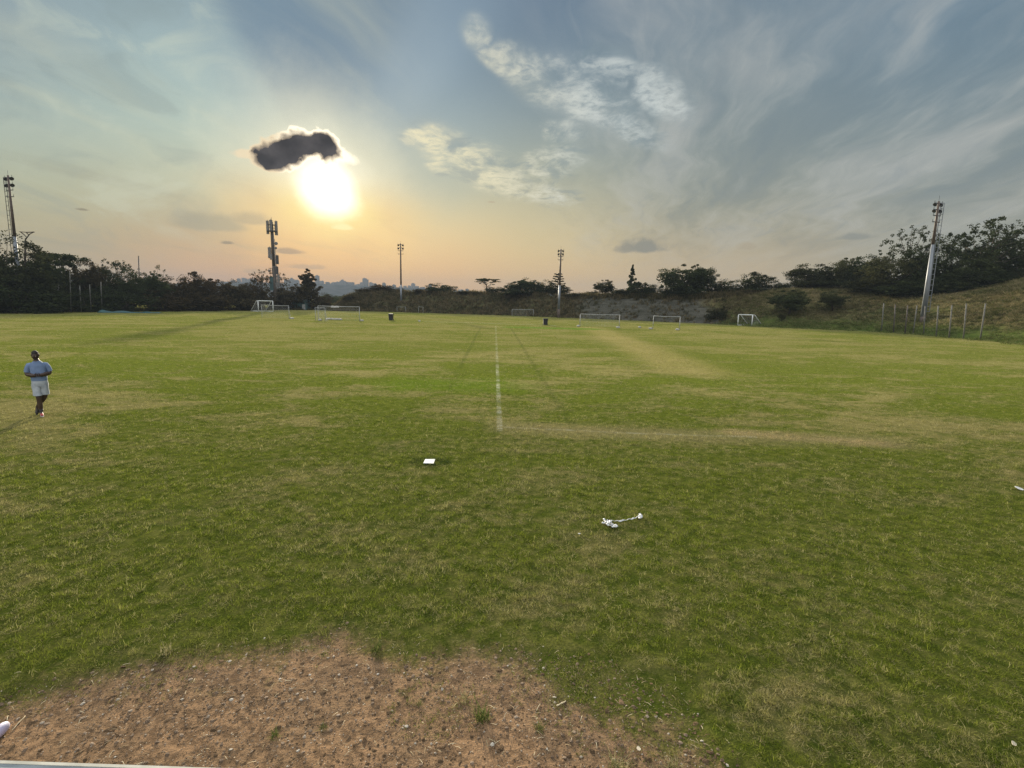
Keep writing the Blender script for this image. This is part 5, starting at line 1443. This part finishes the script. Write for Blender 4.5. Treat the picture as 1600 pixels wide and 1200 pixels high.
    mb = MB(); mb.tube([(0, 0, -3), (0, 0, (a.z - z0) * .6), (0, 0, a.z - z0)], [.6, .45, .2], 6); mb.box((0, 0, (a.z - z0) * .7), (2.5, .6, .6)); mb.box((0, 0, (a.z - z0) * .85), (2, .6, .6))
    o = mb.build('radio_aerial', M['panel_grey'], None, False, (a.x, Y, z0)); tag(o, 'thin hazy aerial on the skyline left of the telecom mast', 'aerial')
city()

# ------------------------------------------------------------------ the air
def haze():
    x0, x1, y0, y1, z0, z1 = -2700, 2700, -500, 2450, -16, 96
    mb = MB(); mb.box(((x0 + x1) / 2, (y0 + y1) / 2, (z0 + z1) / 2), (x1 - x0, y1 - y0, z1 - z0))
    m, g, out = material('haze_air')
    v = g.n.new('ShaderNodeVolumePrincipled'); v.inputs['Density'].default_value = HAZE
    v.inputs['Color'].default_value = (.22, .265, .33, 1); v.inputs['Anisotropy'].default_value = .0
    g.l.new(v.outputs[0], out.inputs['Volume'])
    o = stuff(mb.build('haze', m))
    return o
HAZE = .00034
haze()
# ------------------------------------------------------------------ the walking man
def skinned(name, joints, bones, sub=2, mat=None):
    """one smooth surface grown round a jointed skeleton; joints: name -> (x, y, z, rx, ry)"""
    keys = list(joints); me = bpy.data.meshes.new(name)
    me.from_pydata([joints[k][:3] for k in keys], [(keys.index(a), keys.index(b)) for a, b in bones], [])
    o = bpy.data.objects.new(name, me); COL.objects.link(o)
    sk = o.modifiers.new('skin', 'SKIN'); sk.use_smooth_shade = True
    for k, v in zip(keys, me.skin_vertices[0].data):
        v.radius = (joints[k][3], joints[k][4] if len(joints[k]) > 4 else joints[k][3]); v.use_root = (k == keys[0])
    sb = o.modifiers.new('sub', 'SUBSURF'); sb.levels = sub; sb.render_levels = sub
    bpy.context.view_layer.update()
    dg = bpy.context.evaluated_depsgraph_get()
    m2 = bpy.data.meshes.new_from_object(o.evaluated_get(dg))
    V = [tuple(v.co) for v in m2.vertices]; Fc = [tuple(p.vertices) for p in m2.polygons]
    bpy.data.objects.remove(o); bpy.data.meshes.remove(me); bpy.data.meshes.remove(m2)
    return V, Fc
def head_shape():
    """head with brow, nose, jaw and ears, looking along -y; centre at the origin, 0.235 high"""
    bm = bmesh.new(); bmesh.ops.create_uvsphere(bm, u_segments=32, v_segments=24, radius=1)
    for v in bm.verts:
        x, y, z = v.co
        k = 1.0 - .16 * max(0, -z) ** 1.5 * (1 if y < .2 else .5)
        x2 = x * .078 * k; y2 = y * .098 * (1 - .10 * max(0, -z)); z2 = z * .118
        if y < -.3:
            f = (-y - .3) / .7
            y2 -= .020 * math.exp(-((x / .20) ** 2)) * math.exp(-(((z + .12) / .20) ** 2)) * f * 1.4      # nose
            y2 -= .006 * math.exp(-(((z - .22) / .10) ** 2)) * f                                     # brow
            y2 += .009 * math.exp(-(((abs(x) - .38) / .16) ** 2)) * math.exp(-(((z - .05) / .12) ** 2)) * f  # eye hollows
            y2 -= .007 * math.exp(-((x / .34) ** 2)) * math.exp(-(((z + .48) / .10) ** 2)) * f             # lips
            y2 -= .008 * math.exp(-((x / .36) ** 2)) * math.exp(-(((z + .85) / .16) ** 2)) * f             # chin
        v.co = (x2, y2, z2)
    V = [v.co.copy() for v in bm.verts]; Fc = [[q.index for q in f.verts] for f in bm.faces]; bm.free()
    mb = MB(); mb.add(V, Fc)
    for s in (-1, 1):
        e = bmesh.new(); bmesh.ops.create_uvsphere(e, u_segments=12, v_segments=8, radius=1)
        mb.add([Vector((s * (.080 + abs(v.co.x) * .008) , v.co.y * .018 + .010 + .006 * v.co.z, v.co.z * .030 - .004)) for v in e.verts], [[q.index for q in f.verts] for f in e.faces]); e.free()
    return mb
def person():
    B = gr(68.5, 650); 
    skin_m = plain('dark_skin', (.034, .019, .013), (.056, .032, .022), 6, .5, 0, .4, .1)
    shirt_m = plain('blue_cotton', (.11, .155, .25), (.15, .20, .31), 5, .85, 0, .15, .3)
    short_m = plain('pale_grey_cotton', (.24, .26, .29), (.36, .38, .40), 5, .85, 0, .15, .3)
    hair_m = plain('black_hair', (.010, .008, .008), (.022, .018, .016), 30, .8)
    shoe_m = plain('red_shoe', (.30, .045, .045), (.42, .075, .07), 12, .6)
    sole_m = plain('white_sole', (.35, .31, .30), (.48, .44, .43), 12, .6)
    dark_m = plain('dark_shoe', (.020, .018, .020), (.045, .040, .042), 12, .6)
    # +x is to the right of the picture, -y towards the camera; the foot on the ground is near the origin
    J = dict(pelvis=(0, .02, .93, .175, .130), waist=(0, .02, 1.06, .185, .135), chest=(0, .015, 1.28, .195, .130), upper=(0, .01, 1.40, .120, .085), neck=(-.005, -.005, 1.515, .072, .072), head0=(-.015, -.03, 1.60, .068, .070),
             sl=(-.205, .015, 1.385, .060, .060), el=(-.292, .03, 1.150, .072, .072), wl=(-.100, -.180, 1.130, .052, .048), hl=(-.035, -.205, 1.130, .050, .028),
             sr=(.205, .015, 1.385, .060, .060), er=(.292, .03, 1.165, .072, .072), wr=(.100, -.175, 1.135, .052, .048), hr=(.030, -.210, 1.145, .050, .028),
             tl=(-.095, .015, .85, .110, .115), kl=(-.055, -.05, .50, .074, .076), cl=(-.050, -.035, .34, .070, .076), al=(-.045, -.02, .095, .048, .052), fl=(-.025, -.13, .045, .046, .036),
             tr=(.095, .015, .85, .110, .115), kr=(.090, .040, .52, .074, .076), cr=(-.05, .190, .36, .066, .072), ar=(-.175, .33, .19, .045, .048), fr=(-.19, .29, .07, .040, .036))
    bones = [('pelvis', 'waist'), ('waist', 'chest'), ('chest', 'upper'), ('upper', 'neck'), ('neck', 'head0'), ('upper', 'sl'), ('sl', 'el'), ('el', 'wl'), ('wl', 'hl'), ('upper', 'sr'), ('sr', 'er'), ('er', 'wr'), ('wr', 'hr'),
             ('pelvis', 'tl'), ('tl', 'kl'), ('kl', 'cl'), ('cl', 'al'), ('al', 'fl'), ('pelvis', 'tr'), ('tr', 'kr'), ('kr', 'cr'), ('cr', 'ar'), ('ar', 'fr')]
    V, Fc = skinned('body', J, bones, 2)
    mb = MB(); mb.add(V, Fc)
    hd = head_shape(); rot = Matrix.Rotation(R(14), 3, 'X') @ Matrix.Rotation(R(-6), 3, 'Z')
    hc = Vector((-.018, -.045, 1.668)); hd.v = [Vector((v[0] * 1.22, v[1] * 1.06, v[2] * 1.06)) for v in hd.v]; mb.add([hc + rot @ Vector(v) for v in hd.v], hd.f)
    # fingers closing over each other in front of the belly
    for s, hx, wrist in ((1, J['hl'], J['wl']), (-1, J['hr'], J['wr'])):
        for k in range(4):
            z = 1.168 - k * .019 + (0 if s > 0 else .008); L = (.072, .080, .076, .062)[k]
            x0 = hx[0] + s * .018; y0 = hx[1] - .004
            fj = dict(a=(x0, y0, z, .0095), b=(x0 + s * L * .45, y0 - .014, z - .003, .009), c=(x0 + s * L * .78, y0 - .004, z - .008, .0085), d=(x0 + s * L, y0 + .014, z - .012, .007))
            v, f = skinned('finger', fj, [('a', 'b'), ('b', 'c'), ('c', 'd')], 1); mb.add(v, f)
        fj = dict(a=(hx[0] - s * .03, hx[1] + .0, 1.165, .011), b=(hx[0] - s * .005, hx[1] - .02, 1.195, .010), c=(hx[0] + s * .025, hx[1] - .025, 1.205, .008))
        v, f = skinned('thumb', fj, [('a', 'b'), ('b', 'c')], 1); mb.add(v, f)
    o = mb.build('person', skin_m, None, True)
    o.location = (B.x, B.y, gz(B.x, B.y) + .012)
    o.rotation_euler = (0, 0, atan2(B.y, B.x) - pi / 2 + R(-6)); o.scale = (.84, 1.0, 1.0)
    tag(o, 'man in a blue t-shirt and pale grey shorts walking with hands joined at his belly', 'person')
    def rings(mb, prof, n=30, fold=.006, seed=0.0):
        vs = []; fs = []
        for (cx, cy, z, rx, ry) in prof:
            for k in range(n):
                a = 2 * pi * k / n; ca, sa = cos(a), sin(a); e = .82
                x = cx + rx * math.copysign(abs(ca) ** e, ca); y = cy + ry * math.copysign(abs(sa) ** e, sa)
                d = mnoise.noise((x * 12 + seed, y * 12, z * 7)) * fold * 1.5
                vs.append((x + ca * d, y + sa * d, z + mnoise.noise((a * 1.5, z, seed)) * .006))
        for i in range(len(prof) - 1):
            for k in range(n):
                k2 = (k + 1) % n; fs.append((i * n + k, i * n + k2, (i + 1) * n + k2, (i + 1) * n + k))
        return mb.add(vs, fs)
    def dense(prof, m=5):
        out = []
        for k in range(len(prof) - 1):
            for q in range(m): out.append(tuple(a + (b - a) * q / m for a, b in zip(prof[k], prof[k + 1])))
        return out + [prof[-1]]
    q = MB()
    rings(q, dense([(0, .02, .970, .196, .152), (0, .02, 1.06, .200, .158), (0, .018, 1.18, .203, .152), (0, .015, 1.30, .210, .142), (0, .012, 1.38, .212, .128), (-.002, .008, 1.435, .180, .110), (-.004, .0, 1.480, .118, .093), (-.005, -.004, 1.515, .078, .076)]))
    for s in (-1, 1):
        P_ = [Vector((s * .14, .012, 1.40)), Vector((s * .205, .014, 1.385)), Vector((s * .240, .018, 1.32)), Vector((s * .264, .022, 1.255)), Vector((s * .272, .024, 1.215))]
        q.tube(P_, [.070, .078, .078, .077, .075], 16, False)
    q.build('shirt', shirt_m, o, True)
    q = MB()
    rings(q, dense([(0, .02, .82, .196, .150), (0, .02, .90, .203, .158), (0, .02, .985, .190, .148), (0, .02, 1.01, .186, .145)]), seed=4.0)
    rings(q, dense([(-.090, .02, .88, .112, .142), (-.088, .012, .80, .114, .140), (-.076, -.022, .66, .113, .132), (-.068, -.035, .570, .116, .132)]), fold=.010, seed=9.0)
    rings(q, dense([(.092, .02, .88, .112, .142), (.094, .022, .80, .114, .140), (.096, .030, .66, .113, .132), (.094, .036, .580, .114, .130)]), fold=.010, seed=13.0)
    q.build('shorts', short_m, o, True)
    # hair cap and beard
    def shell(test, grow, name):
        idx = [k for k, p in enumerate(hd.v[: 32 * 23 + 2]) if test(Vector(p))]
        st = set(idx); mp = {}; q = MB(); vs = []; fs = []
        for ff in hd.f:
            if all(i in st for i in ff):
                for i in ff:
                    if i not in mp:
                        p = Vector(hd.v[i]); mp[i] = len(vs); vs.append(hc + rot @ (p * (1 + grow) + p.normalized() * mnoise.noise(p * 60) * .003))
                fs.append([mp[i] for i in ff])
        q.add(vs, fs); ob = q.build(name, hair_m, o, True); md = ob.modifiers.new('t', 'SOLIDIFY'); md.thickness = .008; return ob
    shell(lambda p: p.z > .052 or (p.y > .01 and p.z > -.05), .05, 'hair')
    shell(lambda p: p.y < .02 and p.z < -.042 and not (abs(p.x) < .024 and -.066 < p.z < -.048), .045, 'beard')
    for s in (-1, 1):
        q = MB(); e = bmesh.new(); bmesh.ops.create_uvsphere(e, u_segments=10, v_segments=8, radius=.0125)
        c = Vector((s * .034, -.090, .006)); q.add([hc + rot @ (c + v.co) for v in e.verts], [[z.index for z in ff.verts] for ff in e.faces]); e.free()
        q.build('eye', plain('eye', (.5, .48, .45), (.05, .03, .03), 40, .3), o, True)
    # shoes
    def shoe(ankle, toe, mat, nm):
        a, t = Vector(ankle), Vector(toe); d = (t - a).normalized(); heel = a - d * .055
        sj = dict(h=(*(heel + Vector((0, 0, .0))), .042, .044), m=(*(a.lerp(t, .45)), .046, .044), t=(*t, .046, .034), e=(*(t + d * .055), .036, .026))
        v, f = skinned('shoe', sj, [('h', 'm'), ('m', 't'), ('t', 'e')], 2)
        q = MB(); q.add(v, f); s_ = q.build('shoe', mat, o, True)
        dn = d.cross(Vector((0, 0, 1))).normalized(); up = dn.cross(d).normalized()
        if up.z < 0: up = -up
        q = MB(); n = 12; vs = []
        for off in (-.044, -.026):
            for k in range(n):
                an = 2 * pi * k / n; vs.append(a.lerp(t, .5) + d * cos(an) * .150 + dn * sin(an) * .046 + up * off)
        q.add(vs, [tuple(range(n - 1, -1, -1)), tuple(range(n, 2 * n))] + [(k, (k + 1) % n, n + (k + 1) % n, n + k) for k in range(n)]); q.build('sole', sole_m if mat is shoe_m else dark_m, s_)
        return s_
    shoe((-.045, -.035, .055), (-.018, -.150, .046), shoe_m, 'r'); shoe((-.172, .335, .155), (-.195, .285, .065), dark_m, 'l')
    q = MB(); q.tube([(-.045, -.022, .085), (-.045, -.024, .15), (-.046, -.026, .18)], [.052, .054, .058], 12); q.build('sock', dark_m, o, True)
person()
